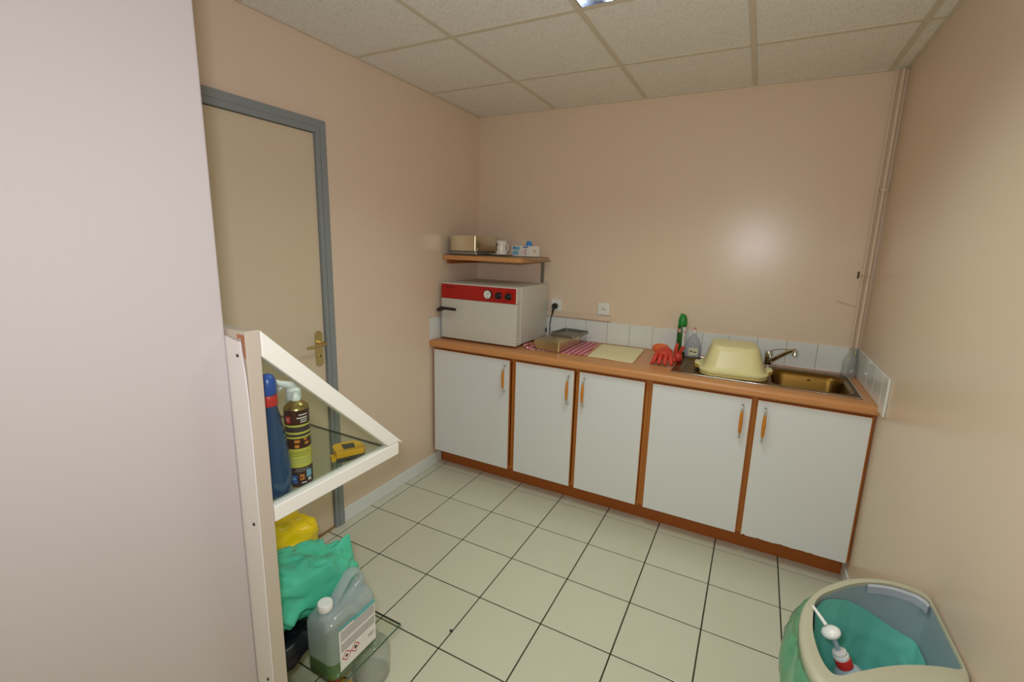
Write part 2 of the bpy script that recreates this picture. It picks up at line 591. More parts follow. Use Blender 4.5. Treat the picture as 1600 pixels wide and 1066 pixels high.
# left skirting tiles, right skirting
def skirting(name, pieces, axis_x, d):
    root = struct(MB().box(min(axis_x, axis_x + d * 0.4), pieces[0][0], 0.001, max(axis_x, axis_x + d * 0.4), pieces[-1][1], 0.079).build(name, 'tile_joint'))
    for a, c in pieces:
        MB().box(min(axis_x, axis_x + d), a + 0.001, 0.0005, max(axis_x, axis_x + d), c - 0.001, 0.082).build(
            'skirting_tile', 'skirting', root, bevel=0.002, seg=1)
    return root
skirting('baseboard_left', [(-1.370, -1.076), (-1.076, -0.768), (-0.768, -0.481)], 0.0005, 0.009)
seg = [(-0.481 - 0.3 * (k + 1), -0.481 - 0.3 * k) for k in range(8)][::-1]
skirting('baseboard_right', seg, W - 0.0005, -0.009)

# door with steel frame
door = struct(MB().box(-0.045, -2.212, 0.008, -0.006, -1.432, 2.052).build('door_1', 'door_paint', bevel=0.002))
f = MB()
for (ya, yb) in ((-1.431, YJ), (-2.270, -2.213)):
    f.box(-0.07, ya, 0, 0.012, yb, 2.115)
f.box(-0.07, -2.2125, 2.0545, 0.012, -1.4315, 2.115)
fr = f.build('door_frame', 'frame_grey', door, bevel=0.003)
g_ = MB()
g_.box(0.0122, -1.410, 0.0, 0.0155, YJ - 0.001, 2.113).box(0.0122, -2.268, 0.0, 0.0155, -2.236, 2.113)
g_.box(0.0122, -2.2355, 2.080, 0.0155, -1.4105, 2.113)
g_.build('frame_rebate', 'frame_grey', door, bevel=0.001)
MB().box(-0.05, -2.21, 0.0, 0.004, -1.433, 0.0075).build('threshold', 'threshold_wood', door)
pl = MB()
pts = [(-1.488, 0.936), (-1.446, 0.936), (-1.446, 1.10), (-1.488, 1.10)]
ring = [( -0.006, p[1], p[2]) for p in [(0, -1.467 + 0.021 * math.cos(a), 1.022 + (0.07 if math.sin(a) > 0 else -0.07) + 0.021 * math.sin(a)) for a in [2 * PI * k / 24 for k in range(24)]]]
pl.loft([ring, [(0.0, p[1], p[2]) for p in ring]])
pl.build('handle_plate', 'brass', door, bevel=0.001)
h = MB()
h.cyl((-0.002, -1.467, 1.055), (0.012, -1.467, 1.055), 0.012)
h.tube([(0.01, -1.467, 1.055), (0.045, -1.467, 1.055), (0.052, -1.474, 1.055), (0.053, -1.50, 1.053), (0.053, -1.545, 1.051), (0.05, -1.575, 1.050)], [0.009, 0.009, 0.0095, 0.009, 0.008, 0.007], 12)
h.cyl((-0.001, -1.467, 0.985), (0.005, -1.467, 0.985), 0.008, n=12)
h.build('door_handle', 'brass', door, smooth=40)
MB().box(0.0, -1.469, 0.978, 0.0055, -1.465, 0.992).build('keyhole', 'ink_black', door)

# ------------------------------------------------------------------ kitchen run
ZC, ZB = 0.918, 0.876
YF = -0.60

# plinth
tag(MB().box(0.004, -0.477, 0.001, 2.455, -0.459, 0.124).build('plinth', 'plinth_wood'), 'long reddish brown kickboard under the white cupboards', 'kickboard')

def bow_handle(x, zt, zb, door_o):
    y0, y1 = -0.5765, -0.606
    c = MB()
    k_ = [(x, y0 + 0.001, zt), (x, y1 + 0.012, zt), (x, y1 + 0.004, zt - 0.003), (x, y1, zt - 0.011), (x, y1 - 0.001, zt - 0.030)]
    k2 = [(p[0], p[1], zt + zb - p[2]) for p in k_[::-1]]
    c.tube(k_ + k2, [0.0062, 0.0052, 0.005, 0.005, 0.0055, 0.0055, 0.005, 0.005, 0.0052, 0.0062], 10)
    c.build('handle', 'chrome', door_o, smooth=50)
    g = MB()
    zs = [zt - 0.028, zt - 0.045, (zt + zb) / 2, zb + 0.045, zb + 0.028]
    g.tube([(x, y1 - 0.001 - d, z) for z, d in zip(zs, (0, 0.002, 0.004, 0.002, 0))], [0.0062, 0.0078, 0.009, 0.0078, 0.0062], 12)
    g.build('handle_grip', 'grip_wood', door_o, smooth=50)

def cabinet(x0, x1, doors, label):
    c = thing('cupboard', label, 'cupboard', ((x0 + x1) / 2, -0.30, 0.125), 'white cupboards under the worktop')
    b = MB()
    yb, yf = -0.004, -0.553
    t = 0.017
    b.box(x0, yf, 0.1255, x0 + t, yb, ZB - 0.001).box(x1 - t, yf, 0.1255, x1, yb, ZB - 0.001)
    b.box(x0 + t, yf, 0.1255, x1 - t, yb, 0.1255 + t).box(x0 + t, yb - 0.006, 0.1255 + t, x1 - t, yb, ZB - 0.001)
    b.box(x0 + t, yf, ZB - 0.03, x1 - t, yf + 0.08, ZB - 0.001)
    for k in range(len(doors) - 1):
        m_ = (doors[k][1] + doors[k + 1][0]) / 2
        b.box(m_ - 0.011, yf, 0.1255 + t, m_ + 0.011, yf + 0.06, ZB - 0.03)
    b.build('body', 'wood_edge', c, bevel=0.0008, seg=1)
    for xa, xb, hx, chip in doors:
        zt, zb = 0.856, 0.1265
        if chip:
            rnd = random.Random(4)
            n = 40
            poly = [(xa + 0.003, zt), (xa + 0.003, zb)]
            for k in range(1, n):
                u = k / n
                d = 0.0
                if u < 0.72:
                    d = max(0, noise.noise(Vector((u * 22, 1.3, 0)))) * 0.013 + rnd.random() * 0.003
                poly.append((xa + 0.003 + u * (xb - xa - 0.006), zb + d))
            poly += [(xb - 0.003, zb), (xb - 0.003, zt)]
            d_ = MB().prism(poly, 'y', -0.5755, -0.5565).build('door', 'white_laminate', c)
        else:
            d_ = MB().box(xa + 0.003, -0.5755, zb, xb - 0.003, -0.5565, zt).build('door', 'white_laminate', c, bevel=0.0008, seg=1)
        for s in (xa, xb - 0.003):
            MB().box(s, -0.5758, zb, s + 0.003, -0.5565, zt).build('edge_strip', 'wood_edge', d_)
        MB().box(xa, -0.5758, zt, xb, -0.5565, zt + 0.003).build('edge_strip', 'wood_edge', d_)
        bow_handle(hx, 0.822, 0.655, d_)

cabinet(0.006, 0.633, [(0.020, 0.612, 0.580, 0)], 'single door white cupboard against the door-side wall below the oven')
cabinet(0.6335, 1.466, [(0.650, 1.040, 1.008, 0), (1.068, 1.448, 1.104, 0)], 'double door white cupboard in the middle below the dish towel')
cabinet(1.4665, 2.452, [(1.486, 1.970, 1.930, 0), (1.993, 2.452, 2.031, 1)], 'double door white cupboard below the sink with chipped lower edge')
tag(MB().box(2.4525, -0.553, 0.1255, 2.464, -0.535, ZB - 0.001).build('filler_strip', 'wood_edge'), 'narrow wooden filler strip between sink cupboard and wall', 'strip')

# worktop (rounded front edge, cut out for the sink)
SX0, SX1, SY0, SY1 = 1.560, 2.415, -0.512, -0.055
wt = MB()
r_ = 0.016
prof = [(-0.54, ZB), (YF + 0.006, ZB), (YF + 0.001, ZB + 0.006)]
for k in range(7):
    a = PI + (PI / 2) * (-k / 6)
    prof.append((YF + r_ + r_ * math.cos(a), ZC - r_ + r_ * math.sin(a)))
prof += [(-0.54, ZC)]
wt.prism(prof, 'x', 0.001, W - 0.001)
ci = 0.012
wt.box(0.001, -0.54, ZB, SX0 + ci, -0.001, ZC).box(SX1 - ci, -0.54, ZB, W - 0.001, -0.001, ZC)
wt.box(SX0 + ci, -0.54, ZB, SX1 - ci, SY0 + ci, ZC).box(SX0 + ci, SY1 - ci, ZB, SX1 - ci, -0.001, ZC)
tag(wt.build('worktop', 'worktop', smooth=35), 'long beech-coloured laminate worktop with rounded front edge', 'worktop')

# splashback tiles
def splash(name, wallobj, pieces, mk):
    for a, c in pieces:
        mk(a, c)
sp = struct(MB().box(0.001, -0.003, ZC + 0.0005, W - 0.001, -0.0005, 1.066).build('trim_1', 'tile_joint'))
e = [2.421 - 0.1522 * k for k in range(16)][::-1] + [W - 0.002]
e = [0.012] + [x for x in e if x > 0.05]
for a, c in zip(e[:-1], e[1:]):
    MB().box(a + 0.0011, -0.009, ZC + 0.001, c - 0.0011, -0.002, 1.067).build('wall_tile', 'white_tile', sp, bevel=0.0015, seg=1)
sl = struct(MB().box(0.0005, -0.600, ZC + 0.0005, 0.003, -0.0105, 1.066).build('trim_2', 'tile_joint'))
for k in range(4):
    a, c = -0.602 + 0.148 * k, -0.602 + 0.148 * (k + 1)
    MB().box(0.002, a + 0.001, ZC + 0.001, 0.010, c - 0.001, 1.067).build('wall_tile', 'white_tile', sl, bevel=0.0015, seg=1)
sr = struct(MB().box(W - 0.003, -0.690, ZC + 0.0005, W - 0.0005, -0.0105, 1.066).build('trim_3', 'tile_joint'))
for a, c in ((-0.692, -0.602), (-0.602, -0.452), (-0.452, -0.302), (-0.302, -0.152), (-0.152, -0.012)):
    z0 = ZC + 0.001 if a > -0.61 else 0.90
    MB().box(W - 0.010, a + 0.001, z0, W - 0.002, c - 0.001, 1.067).build('wall_tile', 'white_tile', sr, bevel=0.0015, seg=1)

# ------------------------------------------------------------------ sink
sink = thing('sink', 'inset stainless steel sink with drainer and one bowl', 'sink', (1.99, -0.28, ZC))
def sd_rr(x, y, cx_, cy_, hx, hy, r):
    qx, qy = abs(x - cx_) - hx + r, abs(y - cy_) - hy + r
    return math.hypot(max(qx, 0), max(qy, 0)) + min(max(qx, qy), 0) - r
def smooth01(t):
    t = max(0, min(1, t))
    return t * t * (3 - 2 * t)
BX, BY, BHX, BHY = 2.215, -0.300, 0.172, 0.170
def sink_z(x, y):
    z = ZC + 0.0045
    e_ = min(x - SX0, SX1 - x, y - SY0, SY1 - y)
    z -= 0.004 * (1 - smooth01(e_ / 0.012))
    d = sd_rr(x, y, BX, BY, BHX, BHY, 0.07)
    z -= 0.008 * smooth01(-(d - 0.012) / 0.010)
    if d < 0:
        z -= 0.135 * smooth01(-d / 0.035)
    d2 = sd_rr(x, y, 1.800, -0.300, 0.205, 0.170, 0.06)
    z -= 0.007 * smooth01(-d2 / 0.014)
    if d2 < -0.03:
        z += 0.0025 * max(0, math.cos((y + 0.30) * 2 * PI / 0.042)) * smooth01(-(d2 + 0.03) / 0.03)
    return z
b = MB()
NX, NY = 150, 84
vv = [(SX0 + (SX1 - SX0) * i / NX, SY0 + (SY1 - SY0) * j / NY, 0) for j in range(NY + 1) for i in range(NX + 1)]
vv = [(x, y, sink_z(x, y)) for x, y, _ in vv]
ff = [(j * (NX + 1) + i, j * (NX + 1) + i + 1, (j + 1) * (NX + 1) + i + 1, (j + 1) * (NX + 1) + i) for j in range(NY) for i in range(NX)]
b.add(vv, ff)
b.build('basin_sheet', 'sink_steel', sink, smooth=60)
rim_ = MB()
rp_ = rrect(0, 0, (SX1 - SX0) / 2 - 0.001, (SY1 - SY0) / 2 - 0.001, 0.006, 0, 3)
rings = []
for px_, py_, _ in rp_:
    c_ = Vector(((SX0 + SX1) / 2 + px_, (SY0 + SY1) / 2 + py_, ZC + 0.0030))
    d = Vector((px_ / abs(px_) if abs(abs(px_) - ((SX1 - SX0) / 2 - 0.001)) < 0.006 else 0, py_ / abs(py_) if abs(abs(py_) - ((SY1 - SY0) / 2 - 0.001)) < 0.006 else 0, 0)).normalized()
    rings.append([tuple(c_ + d * (0.0022 * math.cos(a)) + Vector((0, 0, 0.0022 * math.sin(a)))) for a in [2 * PI * k / 8 for k in range(8)]])
rim_.loft(rings + [rings[0]], False, False)
rim_.build('rim', 'chrome', sink, smooth=60)  # bright highlight along the sink lip put in as a lighter chrome part
MB().lathe([(0.034, 0), (0.034, 0.003), (0.026, 0.003), (0.022, 0.0005), (0.004, 0.0005)], (BX, BY, ZC + 0.0045 - 0.1435), 20).build('drain', 'chrome', sink, smooth=40)
MB().cyl((2.235, SY1 - 0.072, ZC - 0.04), (2.235, SY1 - 0.086, ZC - 0.04), 0.012, n=16).build('overflow', 'chrome', sink, smooth=40)

# mixer tap
tap = thing('mixer_tap', 'chrome single-lever mixer tap behind the sink bowl', 'tap', (2.030, -0.082, ZC + 0.004))
TX, TY, TZ = 2.030, -0.082, ZC + 0.004
MB().lathe([(0.027, 0), (0.027, 0.006), (0.021, 0.012), (0.020, 0.055), (0.021, 0.058)], (TX, TY, TZ), 24).build('base', 'chrome', tap, smooth=40)
MB().lathe([(0.021, 0.0585), (0.022, 0.075), (0.020, 0.088), (0.012, 0.094), (0.002, 0.095)], (TX, TY, TZ), 24).build('cartridge_cap', 'chrome', tap, smooth=50)
MB().tube([(TX + 0.004, TY - 0.005, TZ + 0.032), (TX + 0.03, TY - 0.035, TZ + 0.058), (TX + 0.068, TY - 0.075, TZ + 0.098), (TX + 0.092, TY - 0.100, TZ + 0.120),
           (TX + 0.106, TY - 0.114, TZ + 0.130), (TX + 0.117, TY - 0.123, TZ + 0.131)], [0.012, 0.0118, 0.0112, 0.0108, 0.0108, 0.011], 14).build('spout', 'chrome', tap, smooth=50)
MB().lathe([(0.0125, 0.034), (0.0125, 0.012), (0.0135, 0.010), (0.0135, 0.001), (0.0105, 0)], (TX + 0.117, TY - 0.123, TZ + 0.100), 18).build('aerator', 'chrome', tap, smooth=40)
MB().tube([(TX + 0.006, TY - 0.002, TZ + 0.088), (TX + 0.025, TY - 0.010, TZ + 0.104), (TX + 0.06, TY - 0.022, TZ + 0.114), (TX + 0.095, TY - 0.034, TZ + 0.118)],
          [0.007, 0.006, 0.0055, 0.006], 10, flat=0.5).build('lever', 'chrome', tap, smooth=50)

# ------------------------------------------------------------------ drying oven
OX0, OX1, OYF, OYB, OZ0, OZ1 = 0.032, 0.612, -0.505, -0.035, 0.934, 1.305
oven = thing('drying_oven', 'grey laboratory drying oven with red control panel', 'oven', (0.32, -0.27, ZC))
DT = 0.055
MB().box(OX0, OYF + DT + 0.003, OZ0, OX1, OYB, OZ1).build('body', 'oven_grey', oven, bevel=0.004)
ZR = 1.201
dr = MB().box(OX0, OYF, OZ0 - 0.004, OX1 - 0.003, OYF + DT, ZR - 0.001).build('door', 'oven_grey', oven, bevel=0.004)
MB().box(OX0, OYF, ZR, OX1 - 0.003, OYF + DT, OZ1).build('control_box', 'oven_grey', oven, bevel=0.004)
MB().box(OX0 + 0.002, OYF - 0.0015, ZR + 0.001, OX1 - 0.008, OYF + 0.001, OZ1 - 0.008).build('control_panel', 'oven_red', oven)
text_mesh('brand_mark', 'BINDER', 0.018, Matrix.Translation((OX0 + 0.045, OYF - 0.0018, OZ1 - 0.034)) @ Matrix.Rotation(PI / 2, 4, 'X'), 'ink_black', oven)
ga = MB().lathe([(0.030, 0), (0.030, 0.008), (0.026, 0.009)], (OX0 + 0.370, OYF - 0.0016, 1.249), 24, (0, -1, 0)).build('gauge', 'black_plastic', oven, smooth=40)
MB().lathe([(0.0265, 0), (0.0265, 0.0012)], (OX0 + 0.370, OYF - 0.0108, 1.249), 24, (0, -1, 0)).build('dial_face', 'label_white', ga)
g2 = MB()
g2.box(-0.001, -0.0005, -0.004, 0.001, 0.0005, 0.016, Matrix.Translation((OX0 + 0.370, OYF - 0.013, 1.249)) @ Matrix.Rotation(R(35), 4, 'Y'))
for k in range(9):
    a = R(-120 + 30 * k)
    g2.box(-0.0006, -0.0004, 0.019, 0.0006, 0.0004, 0.023, Matrix.Translation((OX0 + 0.370, OYF - 0.0125, 1.249)) @ Matrix.Rotation(a, 4, 'Y'))
g2.box(-0.006, -0.0004, -0.018, 0.006, 0.0004, -0.015, Matrix.Translation((OX0 + 0.370, OYF - 0.0125, 1.249)))
g2.build('dial_pointer', 'ink_black', ga)
for x in (OX0 + 0.448, OX0 + 0.520):
    k_ = MB().lathe([(0.023, 0), (0.023, 0.004), (0.019, 0.006), (0.017, 0.022), (0.014, 0.024)], (x, OYF - 0.0016, 1.246), 20, (0, -1, 0)).build('knob', 'black_plastic', oven, smooth=40)
    MB().box(-0.0035, -0.004, -0.017, 0.0035, 0.0, 0.017, Matrix.Translation((x, OYF - 0.0256, 1.246)) @ Matrix.Rotation(R(30 if x > 0.53 else -15), 4, 'Y')).build('knob_grip', 'black_plastic', k_)
MB().lathe([(0.005, 0), (0.005, 0.003)], (OX0 + 0.490, OYF - 0.0016, 1.281), 10, (0, -1, 0)).build('indicator_lamp', 'ring_red', oven)
hd = MB()
hd.tube([(OX0 - 0.012, OYF - 0.020, 1.118), (OX0 + 0.004, OYF - 0.034, 1.122), (OX0 + 0.028, OYF - 0.040, 1.136), (OX0 + 0.050, OYF - 0.040, 1.137), (OX0 + 0.115, OYF - 0.038, 1.135), (OX0 + 0.140, OYF - 0.036, 1.134)],
        [0.012, 0.016, 0.016, 0.013, 0.013, 0.012], 10, flat=0.8)
hd.build('door_handle', 'black_plastic', dr, smooth=60)
MB().cyl((OX0 + 0.012, OYF + 0.002, 1.125), (OX0 + 0.012, OYF - 0.03, 1.125), 0.012).build('handle_stem', 'black_plastic', dr, smooth=40)
for z in (1.252, 1.232, 0.978, 0.958):
    MB().lathe([(0.0045, 0), (0.0045, 0.003), (0.003, 0.004)], (OX1 - 0.0032, OYF + 0.022, z), 10, (1, 0, 0)).build('hinge_screw', 'white_plastic', oven, smooth=40)
for x in (OX0 + 0.05, OX1 - 0.05):
    for y in (OYF + 0.09, OYB - 0.05):
        MB().lathe([(0.018, 0), (0.016, OZ0 - ZC)], (x, y, ZC + 0.0002), 14).build('foot', 'black_plastic', oven, smooth=40)
MB().lathe([(0.008, 0), (0.006, 0.014), (0.003, 0.030)], (OX1 + 0.004, OYB - 0.02, 0.962), 12, (0, 0, 1)).build('cable_inlet', 'black_plastic', oven, smooth=40)
MB().box(0.018, OYF + 0.03, 1.20, 0.0315, OYF + 0.055, 1.235).build('latch', 'dull_steel', oven, bevel=0.002)

# ------------------------------------------------------------------ wall shelf above the oven
ZS0, ZS = 1.454, 1.486
sh = thing('wall_shelf', 'beech-coloured wooden wall shelf above the drying oven', 'shelf', (0.30, -0.23, ZS0))
MB().box(0.001, -0.455, ZS0, 0.600, -0.001, ZS).build('board', 'shelf_wood', sh, bevel=0.007, seg=3)
MB().box(0.001, -0.40, ZS0 - 0.028, 0.024, -0.02, ZS0 - 0.0005).build('batten', 'plinth_wood', sh, bevel=0.002)
br = MB()
br.box(0.535, -0.006, 1.306, 0.562, -0.001, ZS0 - 0.0005).box(0.535, -0.28, ZS0 - 0.005, 0.562, -0.006, ZS0 - 0.0005)
br.build('bracket', 'dull_steel', sh, bevel=0.001)
for z in (1.335, 1.385, 1.43):
    MB().cyl((0.5485, -0.006, z), (0.5485, -0.008, z), 0.004, n=10).build('screw', 'dull_steel', sh)

# things on the shelf
Z1 = ZS + 0.0006
pp = MB()
def sheet(pts, z, amp, seed, n=14, thick=0.0012):
    a, b_, c_, d_ = [Vector(p) for p in pts]
    top, bot = [], []
    for j in range(n + 1):
        for i in range(n + 1):
            u, v = i / n, j / n
            p = (a * (1 - u) + b_ * u) * (1 - v) + (d_ * (1 - u) + c_ * u) * v
            zz = z + amp * max(0, noise.noise(Vector((p.x * 9 + seed, p.y * 9, seed))) + 0.15)
            top.append((p.x, p.y, zz + thick)); bot.append((p.x, p.y, zz))
    m_ = n + 1
    N = m_ * m_
    f = [(j * m_ + i, j * m_ + i + 1, (j + 1) * m_ + i + 1, (j + 1) * m_ + i) for j in range(n) for i in range(n)]
    fb = [tuple(N + k for k in q[::-1]) for q in f]
    edge = [i for i in range(m_)] + [j * m_ + n for j in range(1, m_)] + [n * m_ + i for i in range(n - 1, -1, -1)] + [j * m_ for j in range(n - 1, 0, -1)]
    fe = [(edge[k], N + edge[k], N + edge[(k + 1) % len(edge)], edge[(k + 1) % len(edge)]) for k in range(len(edge))]
    return top + bot, f + fb + fe
pp.add(*sheet([(0.015, -0.452), (0.30, -0.452), (0.30, -0.06), (0.015, -0.06)], Z1, 0.004, 2.0))
tag(pp.build('newspaper_sheet', 'paper_brown', smooth=50), 'crumpled grey-brown paper under the steel boxes on the shelf', 'paper')
pp = MB()
n1, n2 = 18, 14
top, bot = [], []
for j in range(n2 + 1):
    y = -0.452 + 0.40 * j / n2
    for i in range(n1 + 1):
        x = 0.31 + 0.335 * i / n1 - 0.05 * (1 - j / n2) ** 2 * (i / n1)
        z = Z1 + 0.003 * max(0, noise.noise(Vector((x * 9 + 5, y * 9, 5.0))) + 0.15)
        over = x - 0.596
        if over > 0:
            z -= 0.55 * over
            x = 0.596 + over * 0.8
            z = max(z, Z1 - 0.03) if over < 0.008 else z
        top.append((x, y, z + 0.0012)); bot.append((x, y, z))
m_ = n1 + 1
N = len(top)
f = [(j * m_ + i, j * m_ + i + 1, (j + 1) * m_ + i + 1, (j + 1) * m_ + i) for j in range(n2) for i in range(n1)]
edge = list(range(m_)) + [j * m_ + n1 for j in range(1, n2 + 1)] + [n2 * m_ + i for i in range(n1 - 1, -1, -1)] + [j * m_ for j in range(n2 - 1, 0, -1)]
pp.add(top + bot, f + [tuple(N + k for k in q[::-1]) for q in f] + [(edge[k], N + edge[k], N + edge[(k + 1) % len(edge)], edge[(k + 1) % len(edge)]) for k in range(len(edge))])
tag(pp.build('paper_sheet', 'paper_brown', smooth=50), 'brown paper lining the right half of the shelf', 'paper')

def open_box(name, x0, y0, x1, y1, z0, z1, t, m, parent=None, rot=0, lip=0.0):
    c = Vector(((x0 + x1) / 2, (y0 + y1) / 2, 0))
    b = MB()
    hx, hy = (x1 - x0) / 2, (y1 - y0) / 2
    r = 0.012
    o1 = rrect(0, 0, hx, hy, r, z0, 4); o2 = rrect(0, 0, hx, hy, r, z1, 4)
    rings = [o1, o2]
    if lip:
        rings += [rrect(0, 0, hx + lip, hy + lip, r + lip, z1, 4), rrect(0, 0, hx + lip, hy + lip, r + lip, z1 + t, 4)]
    rings += [rrect(0, 0, hx - t, hy - t, r - t, z1 + (t if lip else 0), 4), rrect(0, 0, hx - t, hy - t, r - t, z0 + t, 4)]
    b.loft(rings)
    M = Matrix.Translation(c) @ Matrix.Rotation(rot, 4, 'Z')
    return b.build(name, m, parent, smooth=35, M=M)

tr = thing('steel_tray', 'shallow dark steel tray lying under the tall steel box on shelf', 'tray', (0.16, -0.27, Z1 + 0.006))
open_box('tray_body', 0.03, -0.43, 0.26, -0.11, Z1 + 0.0065, Z1 + 0.026, 0.0012, 'dull_steel', tr, lip=0.006)
bx = thing('steel_box', 'tall square stainless steel box at the left on the shelf', 'box', (0.15, -0.27, Z1 + 0.03))
open_box('box_body', 0.030, -0.410, 0.240, -0.130, Z1 + 0.030, Z1 + 0.128, 0.0012, 'steel', bx)
MB().loft([rrect(0.135, -0.27, 0.1065, 0.1415, 0.012, Z1 + 0.104, 4), rrect(0.135, -0.27, 0.1065, 0.1415, 0.012, Z1 + 0.130, 4),
           rrect(0.135, -0.27, 0.100, 0.135, 0.010, Z1 + 0.1315, 4)], cap0=False).build('lid', 'steel', bx, smooth=35)
MB().tube([(0.30 - 0.06, -0.40, Z1 + 0.05), (0.252, -0.405, Z1 + 0.05), (0.252, -0.405, Z1 + 0.032)], 0.003, 8).build('clip', 'chrome', bx, smooth=40)

# mug with saucer
sa = tag(MB().lathe([(0.025, 0), (0.045, 0.002), (0.082, 0.010), (0.083, 0.012), (0.045, 0.005), (0.0, 0.004)], (0.358, -0.27, Z1 + 0.004), 32, cap1=False).build('saucer', 'mug_white', smooth=60),
         'white saucer under the mug on the shelf', 'saucer')
mu = thing('mug', 'white china mug with handle standing on saucer', 'mug', (0.358, -0.27, Z1 + 0.010))
MB().lathe([(0.034, 0), (0.039, 0.004), (0.036, 0.03), (0.035, 0.06), (0.038, 0.092), (0.036, 0.092), (0.033, 0.06), (0.032, 0.008), (0.0, 0.006)],
           (0.358, -0.27, Z1 + 0.0105), 28, cap1=False).build('cup', 'mug_white', mu, smooth=50)
MB().tube([(0.391, -0.275, Z1 + 0.080), (0.407, -0.28, Z1 + 0.082), (0.417, -0.285, Z1 + 0.066), (0.417, -0.285, Z1 + 0.046), (0.407, -0.28, Z1 + 0.030), (0.393, -0.275, Z1 + 0.026)], 0.0045, 10).build('handle', 'mug_white', mu, smooth=60)
pd = MB()
for k, (a, z) in enumerate(((-128, 0.05), (-112, 0.066), (-122, 0.034), (-136, 0.072))):
    pd.patch((0.358, -0.27, Z1 + 0.0105), 0.0372, a - 9, a + 9, z - 0.007, z + 0.007)
pd.build('printed_motif', 'can_purple', mu)

# glove box
gb = thing('glove_box', 'white and blue cardboard glove dispenser at the shelf end', 'box', (0.505, -0.20, Z1 + 0.005))
GM = Matrix.Translation((0.512, -0.205, Z1 + 0.0055)) @ Matrix.Rotation(R(-12), 4, 'Z')
MB().box(-0.075, -0.055, 0, 0.075, 0.055, 0.068, GM).build('carton', 'label_white', gb, bevel=0.001)
q = MB()
q.box(-0.070, -0.0556, 0.040, -0.010, -0.0551, 0.062, GM).box(-0.070, -0.0556, 0.012, -0.02, -0.0551, 0.034, GM)
q.build('print_blue', 'sky_blue', gb)
q = MB()
q.box(-0.066, -0.0561, 0.052, -0.045, -0.0557, 0.060, GM).box(-0.066, -0.0561, 0.008, -0.030, -0.0557, 0.0095, GM).box(0.020, -0.0561, 0.056, 0.06, -0.0557, 0.064, GM)
q.build('print_dark', 'ink_blue', gb)
q = MB()
q.box(0.003, -0.0561, 0.026, 0.013, -0.0557, 0.030, GM).box(0.006, -0.0561, 0.023, 0.010, -0.0557, 0.033, GM)
q.box(0.030, -0.0561, 0.030, 0.046, -0.0557, 0.045, GM).box(0.030, -0.0561, 0.012, 0.046, -0.0557, 0.022, GM)
q.box(0.0755, -0.01, 0.025, 0.076, 0.004, 0.045, GM)
q.build('print_red', 'label_pink', gb)
gl = MB()
rings = []
for k in range(7):
    u = k / 6
    rings.append([tuple(GM @ Vector((0.028 + (0.026 - 0.010 * u) * math.cos(a) * (1 + 0.25 * noise.noise(Vector((math.cos(a) * 2, math.sin(a) * 2, u * 3)))),
                                     -0.005 + 0.020 * (1 - 0.5 * u) * math.sin(a), 0.066 + 0.034 * u))) for a in [2 * PI * i / 14 for i in range(14)]])
gl.loft(rings)
gl.build('glove_tip', 'glove_blue', gb, smooth=70)

# ------------------------------------------------------------------ wall fittings
tk = tag(MB().box(0.44, -0.022, 1.076, 1.072, -0.0095, 1.112).build('cable_trunking', 'pipe_paint', bevel=0.002), 'beige cable trunking running along the top of the splashback', 'trunking')
def socket(x, z, label, plug):
    s = thing('wall_socket', label, 'socket', (x, 0, z), 'sockets above the splashback')
    MB().box(x - 0.041, -0.022, z - 0.038, x + 0.041, -0.0005, z + 0.044).build('box', 'white_plastic', s, bevel=0.004)
    MB().lathe([(0.026, 0), (0.026, 0.003), (0.020, 0.003), (0.019, 0.0005)], (x, -0.0222, z), 24, (0, -1, 0)).build('outlet_ring', 'white_plastic', s, smooth=40)
    b = MB()
    for dx, dz in ((-0.0095, 0), (0.0095, 0)):
        b.cyl((x + dx, -0.0228, z + dz), (x + dx, -0.0262, z + dz), 0.0028, n=10)
    b.build('contact_hole', 'ink_black', s)
    MB().cyl((x, -0.0226, z + 0.011), (x, -0.033, z + 0.011), 0.0024, n=10).build('earth_pin', 'chrome', s)
    return s
socket(0.672, 1.150, 'white wall socket with the black plug in it', True)
socket(1.020, 1.153, 'empty white wall socket at the end of the trunking', False)
pg = thing('power_cable', 'black plug and power cable hanging from the wall socket', 'cable', (0.672, -0.05, 1.15))
MB().lathe([(0.020, 0), (0.021, 0.010), (0.019, 0.026), (0.011, 0.036)], (0.672, -0.0335, 1.150), 18, (0, -1, 0)).build('plug', 'black_plastic', pg, smooth=50)
MB().tube([(0.672, -0.058, 1.150), (0.671, -0.066, 1.142), (0.668, -0.068, 1.115), (0.663, -0.067, 1.09)], [0.012, 0.012, 0.007, 0.0045], 12).build('cable_relief', 'black_plastic', pg, smooth=60)
MB().tube([(0.663, -0.067, 1.094), (0.655, -0.068, 1.06), (0.652, -0.072, 1.02), (0.654, -0.075, 0.98), (0.654, -0.078, 0.945), (0.650, -0.078, 0.927), (0.62, -0.060, 0.9225), (0.58, -0.030, 0.9225), (0.50, -0.025, 0.9225)], 0.0035, 10).build('cable', 'black_plastic', pg, smooth=60)

